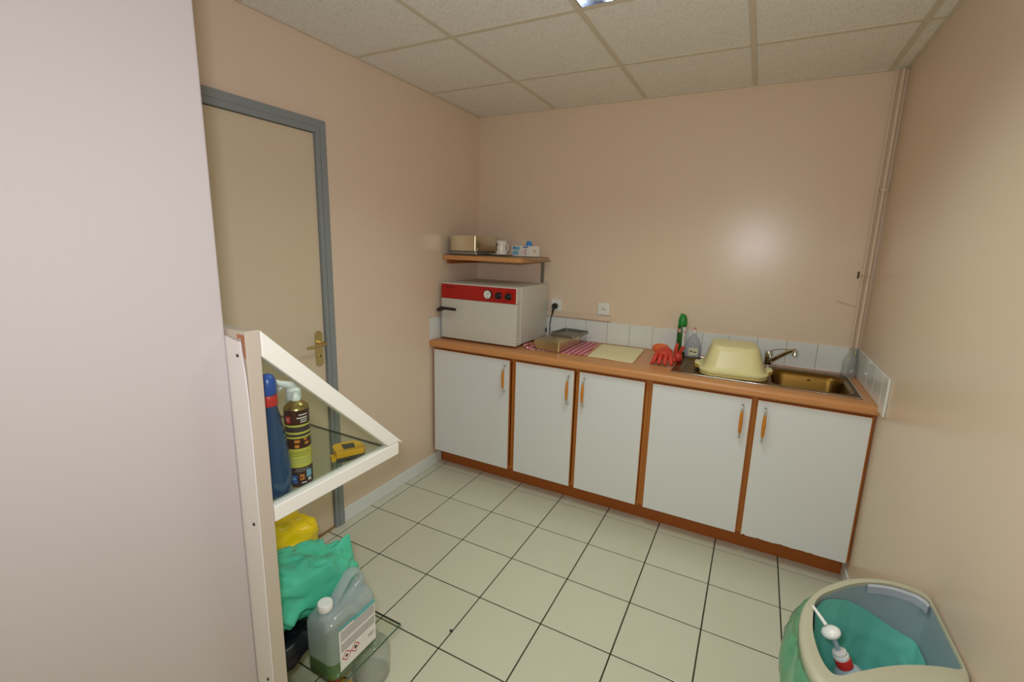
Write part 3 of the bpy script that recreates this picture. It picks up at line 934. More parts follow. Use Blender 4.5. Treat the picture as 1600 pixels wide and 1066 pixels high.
# pipes in the right corner
def pipe(x, y, r, label):
    p = thing('water_pipe', label, 'pipe', (x, y, 0.92), 'painted pipes in the sink corner')
    MB().cyl((x, y, ZC + 0.15), (x, y, H - 0.004), r, n=14).build('tube', 'pipe_paint', p, smooth=40)
    MB().cyl((x, y, ZC + 0.002), (x, y, ZC + 0.149), r * 0.98, n=14).build('lower_tube', 'chrome' if r > 0.009 else 'pipe_paint', p, smooth=40)
    return p
p1 = pipe(2.442, -0.020, 0.0092, 'thicker painted pipe in the corner, nearer the side wall')
p2 = pipe(2.419, -0.0165, 0.0062, 'thinner painted pipe in the corner, left of the thicker one')
b = MB()
b.box(2.4275, -0.0305, 1.888, 2.4565, -0.0005, 1.900)
b.build('pipe_clamp', 'pipe_paint', p1, bevel=0.002)
va = thing('stop_valve', 'small dark stop valve with cross handle on the corner pipe', 'valve', (2.42, -0.04, 1.46))
MB().tube([(2.432, -0.036, 1.462), (2.418, -0.050, 1.462), (2.392, -0.066, 1.464)], [0.007, 0.006, 0.0045], 10).build('stem', 'pipe_paint', va, smooth=40)
MB().tube([(2.389, -0.068, 1.446), (2.389, -0.068, 1.482)], 0.0042, 10).build('cross_handle', 'tape_dark', va, smooth=40)
wi = MB().tube([(2.322, -0.004, 1.318), (2.36, -0.0045, 1.308), (2.405, -0.0045, 1.296), (2.430, -0.012, 1.290)], 0.0028, 8)
tag(wi.build('pipe_stub', 'pipe_paint', smooth=40), 'thin painted pipe branching left off the corner pipes', 'pipe')

# ------------------------------------------------------------------ things on the worktop
Z2 = ZC + 0.0006
# checked towel
tw = MB().add(*sheet([(0.640, -0.455), (1.055, -0.435), (1.00, -0.045), (0.700, -0.045)], Z2, 0.004, 11.0, n=26, thick=0.002))
tag(tw.build('dish_towel', 'check_cloth', smooth=60), 'red and white checked dish towel spread on the worktop', 'towel')
rl = MB()
rl.tube([(0.632, -0.34, ZC + 0.010), (0.628, -0.39, ZC + 0.011), (0.640, -0.435, ZC + 0.012), (0.675, -0.468, ZC + 0.010), (0.71, -0.478, ZC + 0.006)], [0.008, 0.010, 0.0115, 0.0095, 0.004], 12, flat=0.9)
o = rl.build('towel_fold', 'check_cloth', bpy.data.objects['dish_towel'], smooth=60)
# steel instrument box with second tray on it
ib = thing('instrument_box', 'stainless steel instrument box standing on the checked towel', 'box', (0.81, -0.30, ZC))
IM = R(-5)
zb_ = ZC + 0.0075
open_box('box_body', 0.718, -0.452, 0.898, -0.130, zb_, ZC + 0.062, 0.0012, 'steel', ib, rot=R(-3))
cxb, cyb = 0.808, -0.291
MB().loft([rrect(cxb, cyb, 0.0915, 0.1625, 0.012, ZC + 0.040, 4, R(-3)), rrect(cxb, cyb, 0.0915, 0.1625, 0.012, ZC + 0.064, 4, R(-3)),
           rrect(cxb, cyb, 0.087, 0.158, 0.010, ZC + 0.066, 4, R(-3))], cap0=False).build('lid', 'steel', ib, smooth=35)
st = thing('steel_cover', 'loose shallow steel cover resting on the back of the instrument box', 'cover', (0.84, -0.18, ZC + 0.067))
open_box('cover_body', 0.745, -0.255, 0.925, -0.045, ZC + 0.0668, ZC + 0.084, 0.0012, 'dull_steel', st, rot=R(-8))
# folded yellow cloth / paper
yp = MB().add(*sheet([(1.068, -0.440), (1.345, -0.452), (1.322, -0.055), (1.040, -0.055)], Z2 + 0.0005, 0.005, 31.0, n=16, thick=0.005))
tag(yp.build('folded_cloth', 'paper_yellow', smooth=50), 'pale yellow folded cloth lying flat on the worktop', 'cloth')

# rubber gloves
def finger(b, pts, r):
    n = len(pts)
    rr = [r * (1.05 - 0.25 * k / (n - 1)) for k in range(n)]
    pts = list(pts)
    d = (Vector(pts[-1]) - Vector(pts[-2])).normalized()
    pts.append(tuple(Vector(pts[-1]) + d * r * 0.5)); rr.append(r * 0.55)
    pts.append(tuple(Vector(pts[-1]) + d * r * 0.15)); rr.append(r * 0.15)
    b.tube(pts, rr, 10)
g1 = thing('rubber_glove', 'red rubber glove with fingers drooping onto the worktop', 'glove', (1.49, -0.35, ZC), 'rubber gloves beside the sink')
b = MB()
rings = []
for k in range(9):
    u = k / 8
    cx_, cy_, cz_ = 1.492 + 0.004 * u, -0.300 - 0.075 * u, ZC + 0.060 - 0.012 * u
    wx, wz = 0.042 + 0.006 * math.sin(PI * u), 0.030 - 0.010 * u + 0.006 * math.sin(PI * u)
    rings.append([(cx_ + wx * math.cos(a) * (1 + 0.10 * noise.noise(Vector((math.cos(a) * 3, math.sin(a) * 3, u * 4)))), cy_ + 0.004 * math.sin(3 * a),
                   max(ZC + 0.003, cz_ + wz * math.sin(a) * (1 + 0.15 * noise.noise(Vector((math.cos(a) * 3, 7, u * 4)))))) for a in [2 * PI * i / 18 for i in range(18)]])
b.loft(rings)
for fx, dx, L in ((1.462, -0.010, 0.045), (1.486, -0.004, 0.055), (1.509, 0.004, 0.055), (1.530, 0.014, 0.045)):
    finger(b, [(fx, -0.350, ZC + 0.058), (fx + dx * 0.4, -0.385, ZC + 0.054), (fx + dx * 0.8, -0.385 - L * 0.4, ZC + 0.038), (fx + dx * 1.2, -0.385 - L * 0.6, ZC + 0.0165)], 0.0140)
finger(b, [(1.525, -0.33, ZC + 0.05), (1.545, -0.345, ZC + 0.04), (1.556, -0.36, ZC + 0.026)], 0.012)
finger(b, [(1.462, -0.35, ZC + 0.03), (1.445, -0.40, ZC + 0.012), (1.436, -0.415, ZC + 0.010)], 0.0085)
b.build('hand', 'rubber_red', g1, smooth=70)
b = MB()
rings = []
for k in range(6):
    u = k / 5
    rings.append([(1.478 - 0.022 * u + (0.043 + 0.008 * u) * math.cos(a), -0.305 + 0.055 * u + 0.006 * math.sin(2 * a),
                   max(ZC + 0.002, ZC + 0.060 + 0.004 * u + (0.028 + 0.005 * u) * math.sin(a) * (1 + 0.2 * noise.noise(Vector((math.cos(a) * 2, 3, u * 3)))))) for a in [2 * PI * i / 18 for i in range(18)]])
b.loft(rings, cap1=False)
b.build('cuff', 'rubber_orange', g1, smooth=70)
g2 = thing('rubber_glove', 'second red rubber glove with two fingers sticking up by the green can', 'glove', (1.535, -0.30, ZC), 'rubber gloves beside the sink')
b = MB()
b.lathe([(0.012, 0), (0.024, 0.008), (0.026, 0.030), (0.020, 0.048), (0.008, 0.055)], (1.560, -0.262, ZC + 0.001), 16)
finger(b, [(1.550, -0.264, ZC + 0.035), (1.545, -0.267, ZC + 0.070), (1.551, -0.269, ZC + 0.105)], 0.0125)
finger(b, [(1.566, -0.264, ZC + 0.035), (1.573, -0.268, ZC + 0.068), (1.585, -0.272, ZC + 0.094)], 0.0115)
b.build('hand', 'rubber_red', g2, smooth=70)

# green aerosol
ga_ = thing('aerosol_can', 'dark green aerosol can with bright green cap by the tiles', 'spray can', (1.545, -0.085, ZC), 'aerosol cans')
c0 = (1.545, -0.085, Z2)
MB().lathe([(0.024, 0), (0.0265, 0.004), (0.0265, 0.185), (0.024, 0.193)], c0, 24).build('can', 'spray_green', ga_, smooth=40)
MB().lathe([(0.0262, 0.1935), (0.0268, 0.20), (0.0262, 0.225), (0.022, 0.245), (0.018, 0.2455), (0.017, 0.258), (0.006, 0.262)], c0, 24).build('cap', 'cap_green', ga_, smooth=40)
MB().box(1.530, -0.110, Z2 + 0.238, 1.546, -0.085, Z2 + 0.266).build('trigger', 'cap_green', ga_, bevel=0.003)
MB().patch(c0, 0.0268, -70, 0, 0.03, 0.185, 8).build('label', 'label_white', ga_)
q = MB(); q.patch(c0, 0.0269, -140, -95, 0.150, 0.172, 5); q.patch(c0, 0.0270, -60, -20, 0.15, 0.16, 5); q.patch(c0, 0.0270, -60, -25, 0.10, 0.104, 5); q.patch(c0, 0.0270, -60, -30, 0.12, 0.124, 5)
q.build('print', 'label_pink', ga_)

# washing-up liquid
so = thing('soap_bottle', 'clear washing-up liquid bottle with pink cap', 'bottle', (1.618, -0.075, ZC))
b = MB()
rings = []
for z, hx, hy in ((0, 0.040, 0.022), (0.004, 0.0445, 0.026), (0.03, 0.046, 0.027), (0.06, 0.0455, 0.027), (0.09, 0.040, 0.025), (0.115, 0.030, 0.021), (0.13, 0.018, 0.016), (0.136, 0.012, 0.012), (0.148, 0.0115, 0.0115)):
    rings.append(rrect(1.618, -0.078, hx, hy, min(hx, hy) * 0.85, Z2 + z, 5))
b.loft(rings)
b.build('bottle', 'soap_plastic', so, smooth=60)
MB().lathe([(0.0125, 0.1485), (0.0125, 0.162), (0.006, 0.166), (0.0055, 0.172)], (1.618, -0.078, Z2), 16).build('cap', 'label_white', so, smooth=40)
MB().lathe([(0.007, 0.1722), (0.007, 0.184), (0.003, 0.186)], (1.618, -0.078, Z2), 14).build('nozzle', 'label_pink', so, smooth=40)
q = MB().box(1.598, -0.1062, Z2 + 0.018, 1.650, -0.1056, Z2 + 0.062)
q.build('label', 'label_cream', so)
q = MB().box(1.606, -0.1066, Z2 + 0.036, 1.618, -0.1063, Z2 + 0.046).box(1.624, -0.1066, Z2 + 0.034, 1.642, -0.1063, Z2 + 0.040)
q.build('print', 'can_purple', so)

# clear bottle in the corner
cb = thing('spray_bottle', 'frosted empty plastic bottle in the corner by the sink', 'bottle', (2.418, -0.075, ZC))
b = MB()
b.loft([rrect(2.414, -0.078, hx, hy, min(hx, hy) * 0.7, Z2 + z, 5) for z, hx, hy in ((0, 0.028, 0.020), (0.004, 0.032, 0.023), (0.08, 0.032, 0.023), (0.10, 0.028, 0.021), (0.125, 0.014, 0.013), (0.135, 0.011, 0.011), (0.145, 0.011, 0.011))])
b.build('bottle', 'clear_plastic', cb, smooth=60)
MB().lathe([(0.012, 0.1455), (0.012, 0.158), (0.006, 0.162)], (2.414, -0.078, Z2), 16).build('cap', 'clear_plastic', cb, smooth=40)

# small wall plug above the tub
tag(MB().lathe([(0.006, 0), (0.006, 0.012), (0.004, 0.016)], (1.735, -0.0092, 1.005), 12, (0, -1, 0)).build('wall_hook', 'dull_steel', smooth=40), 'tiny grey stud on the tiles behind the upturned tub', 'hook')

# upturned washing-up tubs
def tub(name, label, z0, z1, bx, by, bhx, bhy, thx, thy, m, tipm, flange=0.018, hand=True):
    t_ = thing(name, label, 'tub', (bx, by, z0), 'upturned washing-up tubs')
    b = MB()
    rt = R(5)
    prof = [(z0 + 0.000, bhx + flange, bhy + flange, 0.075), (z0 + 0.010, bhx + flange + 0.001, bhy + flange + 0.001, 0.075), (z0 + 0.013, bhx + flange - 0.005, bhy + flange - 0.005, 0.072), (z0 + 0.014, bhx + 0.004, bhy + 0.004, 0.066),
            (z0 + 0.020, bhx, bhy, 0.064)]
    n = 7
    for k in range(1, n + 1):
        u = k / n
        prof.append((z0 + 0.020 + (z1 - z0 - 0.034) * u, bhx + (thx + 0.006 - bhx) * u, bhy + (thy + 0.006 - bhy) * u, 0.064 - 0.014 * u))
    prof += [(z1 - 0.006, thx + 0.001, thy + 0.001, 0.046), (z1 - 0.001, thx - 0.006, thy - 0.006, 0.04), (z1, thx - 0.016, thy - 0.016, 0.032)]
    b.loft([rrect(bx, by, hx, hy, r, z, 8, rt) for z, hx, hy, r in prof], cap0=False)
    b.build('shell', m, t_, smooth=50)
    if hand:
        for s in (-1, 1):
            h = MB()
            M = Matrix.Translation((bx, by, 0)) @ Matrix.Rotation(rt, 4, 'Z')
            xx = s * (bhx + flange)
            rings = []
            for k in range(6):
                u = k / 5
                hw = 0.060 * (1 - 0.35 * u)
                x = xx + s * (0.030 * u - 0.004)
                zz = z0 + 0.006 + 0.010 * math.sin(PI * 0.6 * u)
                rings.append([tuple(M @ Vector((x, y, z))) for y, z in ((-hw, zz), (-hw * 0.6, zz - 0.004), (hw * 0.6, zz - 0.004), (hw, zz), (hw * 0.6, zz + 0.006 + 0.006 * (1 - u)), (-hw * 0.6, zz + 0.006 + 0.006 * (1 - u)))])
            h.loft(rings)
            h.build('handle', tipm, t_, smooth=60)
    return t_
tub('washing_up_tub', 'yellow tub nested below the upturned cream tub on the drainer', ZC + 0.006, ZC + 0.125, 1.855, -0.325, 0.146, 0.148, 0.088, 0.102, 'yellow_plastic', 'tip_orange')
tub('washing_up_tub', 'large cream plastic tub upturned on the sink drainer', ZC + 0.020, ZC + 0.160, 1.855, -0.325, 0.148, 0.150, 0.110, 0.118, 'cream_plastic', 'cream_plastic')

# ------------------------------------------------------------------ glazed display case by the near wall
XT = 0.900
XL = 0.130
YN, YP = -2.387, -2.352
dc = thing('display_case', 'white framed glass display case with triangular side by the partition', 'display case', (0.52, -2.12, 0.0))
MB().box(XL, YN, 0.001, XT, YP, 1.353).build('back_panel', 'panel_beige', dc, bevel=0.002)
# white facing sheet, its upper corner curling away
b = MB()
xs_ = [XL, 0.5, 0.8, 0.84, 0.87, 0.885, 0.8975]
zs_ = [0.001, 0.4, 0.8, 1.1, 1.2, 1.26, 1.30, 1.325, 1.340]
fr_, bk_ = [], []
for z in zs_:
    for x in xs_:
        c_ = smooth01((x - 0.80) / 0.10) * smooth01((z - 1.10) / 0.24)
        xx = x - 0.009 * c_ * smooth01((z - 1.22) / 0.12)
        zz = z - 0.010 * c_
        fr_.append((xx, YN - 0.004 - 0.003 * c_, zz)); bk_.append((xx, YN - 0.0005 - 0.003 * c_, zz))
m_ = len(xs_)
N = len(fr_)
f = [(j * m_ + i, j * m_ + i + 1, (j + 1) * m_ + i + 1, (j + 1) * m_ + i) for j in range(len(zs_) - 1) for i in range(m_ - 1)]
fb = [tuple(N + k for k in q[::-1]) for q in f]
edge = list(range(m_)) + [j * m_ + m_ - 1 for j in range(1, len(zs_))] + [(len(zs_) - 1) * m_ + i for i in range(m_ - 2, -1, -1)] + [j * m_ for j in range(len(zs_) - 2, 0, -1)]
fe = [(edge[k], N + edge[k], N + edge[(k + 1) % len(edge)], edge[(k + 1) % len(edge)]) for k in range(len(edge))]
b.add(fr_ + bk_, f + fb + fe)
fs = b.build('facing_sheet', 'panel_white', dc, smooth=40)
for z in (1.296, 0.862, 0.40):
    MB().lathe([(0.0045, 0), (0.004, 0.002), (0.001, 0.003)], (0.8765, YN - 0.004 - (0.002 if z > 1.2 else 0), z), 12, (0, -1, 0)).build('screw', 'tape_dark', fs, smooth=40)
MB().prism([(0.872, 1.334), (0.884, 1.338), (0.889, 1.320), (0.892, 1.29), (0.897, 1.29), (0.897, 1.345), (0.87, 1.345)], 'y', YN - 0.0012, YN - 0.0003).build('chipped_edge', 'chip_wood', dc)

def tri_frame(x0, x1):
    # bottom rail
    MB().box(x0, YP + 0.001, 0.853, x1, -1.897, 0.896).build('bottom_rail', 'frame_white', dc, bevel=0.003)
    # sloping rail
    a = Vector((YP + 0.001, 1.352)); t_ = Vector((-1.872, 0.884))
    d = (t_ - a).normalized(); nrm = Vector((d.y, -d.x))
    wdt = 0.046
    if nrm.y > 0: nrm = -nrm
    p2 = t_ + nrm * 0.018 - d * 0.020
    p3 = t_ + nrm * wdt - d * 0.055
    k = (a.x - (a + nrm * wdt).x) / d.x
    p4 = a + nrm * wdt + d * k
    poly = [tuple(a), tuple(t_), (p2.x, max(p2.y, 0.8975)), (p3.x, max(p3.y, 0.8975)), tuple(p4)]
    MB().prism(poly, 'x', x0, x1).build('sloping_rail', 'frame_white', dc, bevel=0.003)
tri_frame(0.872, 0.902)
tri_frame(XL, XL + 0.03)
xg = 0.880
MB().prism([(YP + 0.002, 0.8965), (-1.925, 0.8965), (YP + 0.002, 1.300)], 'x', xg, xg + 0.004).build('side_glass', 'glass', dc)
def glass_shelf(x0, x1, y0, y1, z0, z1):
    s = MB().box(x0, y0, z0, x1, y1, z1).build('glass_shelf', 'glass', dc)
    e = MB()
    e.box(x0, y1, z0, x1, y1 + 0.0012, z1).box(x1, y0, z0, x1 + 0.0012, y1 + 0.0012, z1)
    e.build('glass_edge', 'glass_edge', s)
glass_shelf(XL + 0.031, 0.868, YP + 0.001, -1.918, 0.872, 0.880)
glass_shelf(XL, 0.899, YP + 0.001, -1.907, 0.176, 0.184)
for x in (XL + 0.05, 0.80):
    MB().box(x, YP + 0.0005, 0.150, x + 0.02, YP + 0.12, 0.1755).build('shelf_bracket', 'frame_white', dc, bevel=0.002)
ZD = 0.8806
ZL = 0.1846

# trigger spray with blue bottle
bb = thing('spray_bottle', 'dark blue spray bottle with blue cap and red collar in display case', 'bottle', (0.838, -2.272, ZD))
c0 = (0.824, -2.293, ZD)
MB().lathe([(0.036, 0), (0.043, 0.006), (0.0435, 0.06), (0.040, 0.11), (0.034, 0.16), (0.026, 0.21), (0.0195, 0.246), (0.0185, 0.254)], c0, 32).build('bottle', 'blue_liquid', bb, smooth=50)
MB().lathe([(0.0205, 0.2545), (0.021, 0.257), (0.021, 0.281), (0.020, 0.283)], c0, 24).build('collar', 'ring_red', bb, smooth=40)
MB().lathe([(0.018, 0.2835), (0.0205, 0.289), (0.021, 0.306), (0.019, 0.324), (0.013, 0.336), (0.003, 0.340)], c0, 24).build('cap', 'cap_blue', bb, smooth=60)

# oven cleaner aerosol
ac = thing('aerosol_can', 'brown and yellow printed aerosol can with white nozzle in display case', 'spray can', (0.828, -2.218, ZD), 'aerosol cans')
c0 = (0.826, -2.217, ZD)
rc = 0.0325
b = MB()
Hc = 0.240
def zf(p): return Hc * (950 - p) / 735.0
bands = [(950, 920, 'can_maroon'), (920, 770, 'can_maroon'), (770, 600, 'can_yellow'), (600, 508, 'can_maroon'), (508, 492, 'can_yellow'), (492, 470, 'can_purple'),
         (470, 452, 'can_yellow'), (452, 405, 'can_purple'), (405, 388, 'can_yellow'), (388, 262, 'can_maroon')]
for p0, p1, m_ in bands:
    b.use(m_)
    b.lathe([(rc, zf(p0)), (rc, zf(p1))], c0, 28, cap0=(p0 == 950), cap1=False)
b.build('can', None, ac, smooth=40)
MB().lathe([(rc, zf(262)), (rc + 0.0005, zf(258)), (rc - 0.001, zf(245)), (0.024, zf(222)), (0.014, zf(200)), (0.012, zf(196))], c0, 28).build('shoulder', 'can_gold', ac, smooth=40)
MB().lathe([(0.0125, zf(195)), (0.0125, zf(165)), (0.009, zf(150)), (0.008, zf(122)), (0.003, zf(120))], c0, 18).build('nozzle', 'white_plastic', ac, smooth=40)
AV = -36.0
def pr(name, m_, rects):
    q = MB()
    for a0, a1, p0, p1 in rects:
        q.patch(c0, rc + 0.0004, AV + a0, AV + a1, zf(p0), zf(p1), 5)
    q.build(name, m_, ac)
pr('print_white', 'label_white', [(8, 50, 305, 296), (-2, 48, 332, 322), (14, 46, 350, 342), (14, 46, 368, 360), (-64, -56, 915, 790), (2, 26, 915, 905), (34, 52, 905, 880)])
pr('print_emblem', 'ink_red', [(-58, -30, 370, 310)])
pr('print_emblem', 'label_pink', [(-50, -38, 350, 325)])
pr('print_icons', 'can_orange', [(-18, 6, 545, 520), (-18, 2, 590, 562), (24, 40, 530, 512), (28, 48, 568, 545), (-4, 16, 885, 835)])
pr('print_icons', 'ink_blue', [(-42, -16, 915, 838)])
pr('print_icons', 'sky_blue', [(28, 56, 870, 805), (-36, -24, 880, 860)])
pr('print_lines', 'can_maroon', [(-40, 50, 632, 628), (-40, 50, 648, 645), (-40, 40, 664, 661), (-2, 10, 872, 850)])
pr('print_lines', 'ink_grey', [(-44, 40, 690, 688), (-44, 44, 704, 702), (-44, 40, 718, 716), (-44, 42, 732, 730), (-20, 40, 790, 784), (-30, 40, 806, 801)])

# clear trigger bottle behind
tb = thing('spray_bottle', 'clear spray bottle with white trigger behind the aerosol can', 'bottle', (0.745, -2.17, ZD))
c0 = (0.750, -2.168, ZD)
MB().lathe([(0.026, 0), (0.031, 0.005), (0.031, 0.15), (0.027, 0.175), (0.016, 0.20), (0.013, 0.212), (0.013, 0.220)], c0, 24).build('bottle', 'clear_plastic', tb, smooth=50)
MB().lathe([(0.0235, 0.170), (0.0235, 0.200), (0.022, 0.222)], c0, 24).build('neck_band', 'clear_plastic', tb, smooth=50)
MB().lathe([(0.0200, 0.2225), (0.021, 0.226), (0.020, 0.250), (0.014, 0.256)], c0, 24).build('collar', 'white_plastic', tb, smooth=40)
d_ = Vector((-0.45, -0.90, 0)).normalized()
P = Vector(c0) + Vector((0, 0, 0.262))
MB().tube([P + d_ * -0.012, P + d_ * 0.012 + Vector((0, 0, 0.003)), P + d_ * 0.036 + Vector((0, 0, 0.012)), P + d_ * 0.060 + Vector((0, 0, 0.022)), P + d_ * 0.078 + Vector((0, 0, 0.022))], [0.012, 0.012, 0.009, 0.010, 0.009], 12).build('spray_head', 'white_plastic', tb, smooth=50)
MB().tube([P + d_ * 0.026 + Vector((0, 0, 0.002)), P + d_ * 0.044 + Vector((0, 0, -0.010)), P + d_ * 0.052 + Vector((0, 0, -0.030))], [0.006, 0.005, 0.004], 10).build('trigger', 'white_plastic', tb, smooth=50)
MB().patch(c0, 0.0315, -110, -20, 0.06, 0.165, 8).build('label', 'can_yellow', tb)

# tape measure
tm = thing('tape_measure', 'yellow and black tape measure lying on the glass shelf', 'tape measure', (0.835, -2.04, ZD))
TM = Matrix.Translation((0.815, -2.034, ZD)) @ Matrix.Rotation(R(62), 4, 'Z') @ Matrix.Scale(1.13, 4)
b = MB()
pl_ = [(-0.040, -0.033), (0.034, -0.033), (0.040, -0.024), (0.040, 0.010), (0.022, 0.034), (-0.030, 0.034), (-0.040, 0.022)]
b.prism(pl_, 'z', 0.013, 0.031)
b.build('case', 'tape_yellow', tm, bevel=0.003, M=TM)
MB().prism([(x * 0.985, y * 0.985) for x, y in pl_], 'z', 0.0, 0.0128).build('rubber_base', 'tape_dark', tm, bevel=0.002, M=TM)
MB().prism([(-0.016, -0.018), (0.014, -0.018), (0.018, 0.012), (-0.016, 0.016)], 'z', 0.0312, 0.0326).build('badge', 'tape_dark', tm, bevel=0.0006, M=TM)
MB().box(-0.052, -0.030, 0.006, -0.0405, -0.010, 0.020).build('tape_tongue', 'tape_yellow', tm, M=TM)
MB().box(-0.014, -0.0350, 0.004, -0.008, -0.0332, 0.014).build('clip', 'chrome', tm, M=TM)

# jerrycan on the lower shelf
jc = thing('jerrycan', 'translucent jerrycan with white screw cap on the lower glass shelf', 'jerrycan', (0.822, -2.10, ZL))
JX, JY, JH = 0.8215, -2.098, 0.292
b = MB()
hx, hy = 0.0625, 0.098
def jring(z, y0, y1, hx_, r):
    cyj, hyj = (y0 + y1) / 2, (y1 - y0) / 2
    return rrect(JX, cyj, hx_, hyj, min(r, hx_ * 0.95, hyj * 0.95), ZL + z, 6)
y0_, y1_ = JY - hy, JY + hy
rings = [jring(0.066, y0_, y1_, hx, 0.026), jring(0.10, y0_, y1_, hx, 0.026), jring(0.180, y0_, y1_, hx, 0.026),
         jring(0.194, y0_ + 0.002, y1_ - 0.001, hx - 0.003, 0.028), jring(0.206, y0_ + 0.008, y1_ - 0.003, hx - 0.010, 0.028), jring(0.214, y0_ + 0.018, y1_ - 0.006, hx - 0.022, 0.026), jring(0.218, y0_ + 0.030, y1_ - 0.010, hx - 0.036, 0.02)]
b.loft(rings, cap0=False, cap1=True)
body = b.build('body', 'jug_plastic', jc, smooth=50)
MB().loft([jring(0, y0_ + 0.008, y1_ - 0.008, hx - 0.008, 0.02), jring(0.008, y0_, y1_, hx, 0.026), jring(0.066, y0_, y1_, hx, 0.026)], cap1=False).build('wet_base', 'jug_wet', jc, smooth=50)
# raised far shoulder with the grip slot through it
def round_poly(pts, r, n=4):
    out = []
    m = len(pts)
    for k in range(m):
        p0, p, p2 = Vector(pts[k - 1]), Vector(pts[k]), Vector(pts[(k + 1) % m])
        rr = min(r, (p0 - p).length * 0.45, (p2 - p).length * 0.45)
        a, c = p + (p0 - p).normalized() * rr, p + (p2 - p).normalized() * rr
        for i in range(n + 1):
            t = i / n
            out.append(((1 - t) ** 2 * a + 2 * t * (1 - t) * p + t * t * c))
    return out
go = round_poly([(JY - 0.044, ZL + 0.196), (JY - 0.034, ZL + 0.238), (JY + 0.034, ZL + 0.296), (JY + 0.070, ZL + 0.292), (JY + 0.092, ZL + 0.250), (JY + 0.095, ZL + 0.185), (JY + 0.02, ZL + 0.185)], 0.030, 6)
gi = round_poly([(JY - 0.016, ZL + 0.232), (JY + 0.036, ZL + 0.278), (JY + 0.064, ZL + 0.276), (JY + 0.072, ZL + 0.250), (JY + 0.004, ZL + 0.212)], 0.012, 8)
nh = 64
gc = sum(gi, Vector((0, 0))) / len(gi)
def ray_poly(poly, ang):
    d = Vector((math.cos(ang), math.sin(ang)))
    best = 0.0
    for k in range(len(poly)):
        a_, b_ = poly[k] - gc, poly[(k + 1) % len(poly)] - gc
        e_ = b_ - a_
        den = d.x * e_.y - d.y * e_.x
        if abs(den) < 1e-12:
            continue
        t = (a_.x * e_.y - a_.y * e_.x) / den
        u = (a_.x * d.y - a_.y * d.x) / den
        if t > 0 and -1e-6 <= u <= 1 + 1e-6:
            best = max(best, t)
    return gc + d * best
go, gi = [ray_poly(go, 2 * PI * k / nh) for k in range(nh)], [ray_poly(gi, 2 * PI * k / nh) for k in range(nh)]
b = MB()
hw = 0.017
def lp(poly, x, k=0.0, other=None):
    if other is None:
        return [(x, p.x, p.y) for p in poly]
    return [(x, (p + (other[i] - p) * k).x, (p + (other[i] - p) * k).y) for i, p in enumerate(poly)]
rings = [lp(go, JX - hw, 0.22, gi), lp(go, JX - hw * 0.7, 0.05, gi), lp(go, JX, 0), lp(go, JX + hw * 0.7, 0.05, gi), lp(go, JX + hw, 0.22, gi),
         lp(gi, JX + hw, 0.22, go), lp(gi, JX + hw * 0.7, 0.05, go), lp(gi, JX, 0), lp(gi, JX - hw * 0.7, 0.05, go), lp(gi, JX - hw, 0.22, go)]
b.loft(rings + [rings[0]], False, False)
b.build('handle', 'jug_plastic', jc, smooth=60)
nk = (JX, JY - 0.062, ZL + 0.206)
MB().lathe([(0.028, 0.0), (0.022, 0.012), (0.019, 0.020), (0.019, 0.036)], nk, 24).build('neck', 'jug_plastic', jc, smooth=50)
b = MB()
nn = 48
pr_ = [(0.0225, 0.022), (0.0235, 0.024), (0.0235, 0.044), (0.021, 0.047)]
rings = [[(nk[0] + (r - (0.0006 if i % 2 else 0)) * math.cos(2 * PI * i / nn), nk[1] + (r - (0.0006 if i % 2 else 0)) * math.sin(2 * PI * i / nn), nk[2] + h_) for i in range(nn)] for r, h_ in pr_]
b.loft(rings)
b.build('cap', 'white_plastic', jc, smooth=50)
lq = MB().loft([jring(0.003, y0_ + 0.010, y1_ - 0.010, hx - 0.010, 0.02), jring(0.010, y0_ + 0.003, y1_ - 0.003, hx - 0.003, 0.024), jring(0.068, y0_ + 0.003, y1_ - 0.003, hx - 0.003, 0.024)])
lq.build('liquid', 'jug_liquid', jc, smooth=40)
lx = JX + hx + 0.0004
def lab(name, m_, rects, dx=0.0):
    q = MB()
    for ya, yb, za, zb in rects:
        q.box(lx + dx, ya, ZL + za, lx + dx + 0.0004, yb, ZL + zb)
    return q.build(name, m_, jc)
LA, LB = y0_ + 0.030, y1_ - 0.014
lab('label', 'label_white', [(LA, LB, 0.026, 0.172)])
lab('label_band', 'ink_teal', [(LA, LB, 0.178, 0.183), (LA + 0.06, LB, 0.168, 0.174)], 0.0005)
lab('label_text', 'ink_grey', [(LA + 0.006, LB - 0.004, 0.163 - 0.0052 * k - (0.008 if k > 6 else 0), 0.1655 - 0.0052 * k - (0.008 if k > 6 else 0)) for k in range(13)] + [(LB - 0.035, LB - 0.010, 0.062, 0.066), (LB - 0.033, LB - 0.014, 0.055, 0.058)], 0.0005)
b = MB()
for yc in (LA + 0.026, LA + 0.062):
    s_ = 0.017
    for sy, sz in ((1, 1), (1, -1), (-1, -1), (-1, 1)):
        p, q = Vector((yc + s_ * sy, 0.068)), Vector((yc, 0.068 + s_ * sz))
        d = (q - p).normalized(); n_ = Vector((-d.y, d.x)) * 0.0013
        b.prism([tuple(p + n_ + Vector((0, ZL))), tuple(q + n_ + Vector((0, ZL))), tuple(q - n_ + Vector((0, ZL))), tuple(p - n_ + Vector((0, ZL)))], 'x', lx + 0.0005, lx + 0.0009)
b.build('hazard_diamond', 'ink_red', jc)
lab('hazard_symbol', 'ink_black', [(LA + 0.022, LA + 0.030, 0.063, 0.072), (LA + 0.058, LA + 0.066, 0.062, 0.073), (LA + 0.060, LA + 0.070, 0.066, 0.069)], 0.0005)

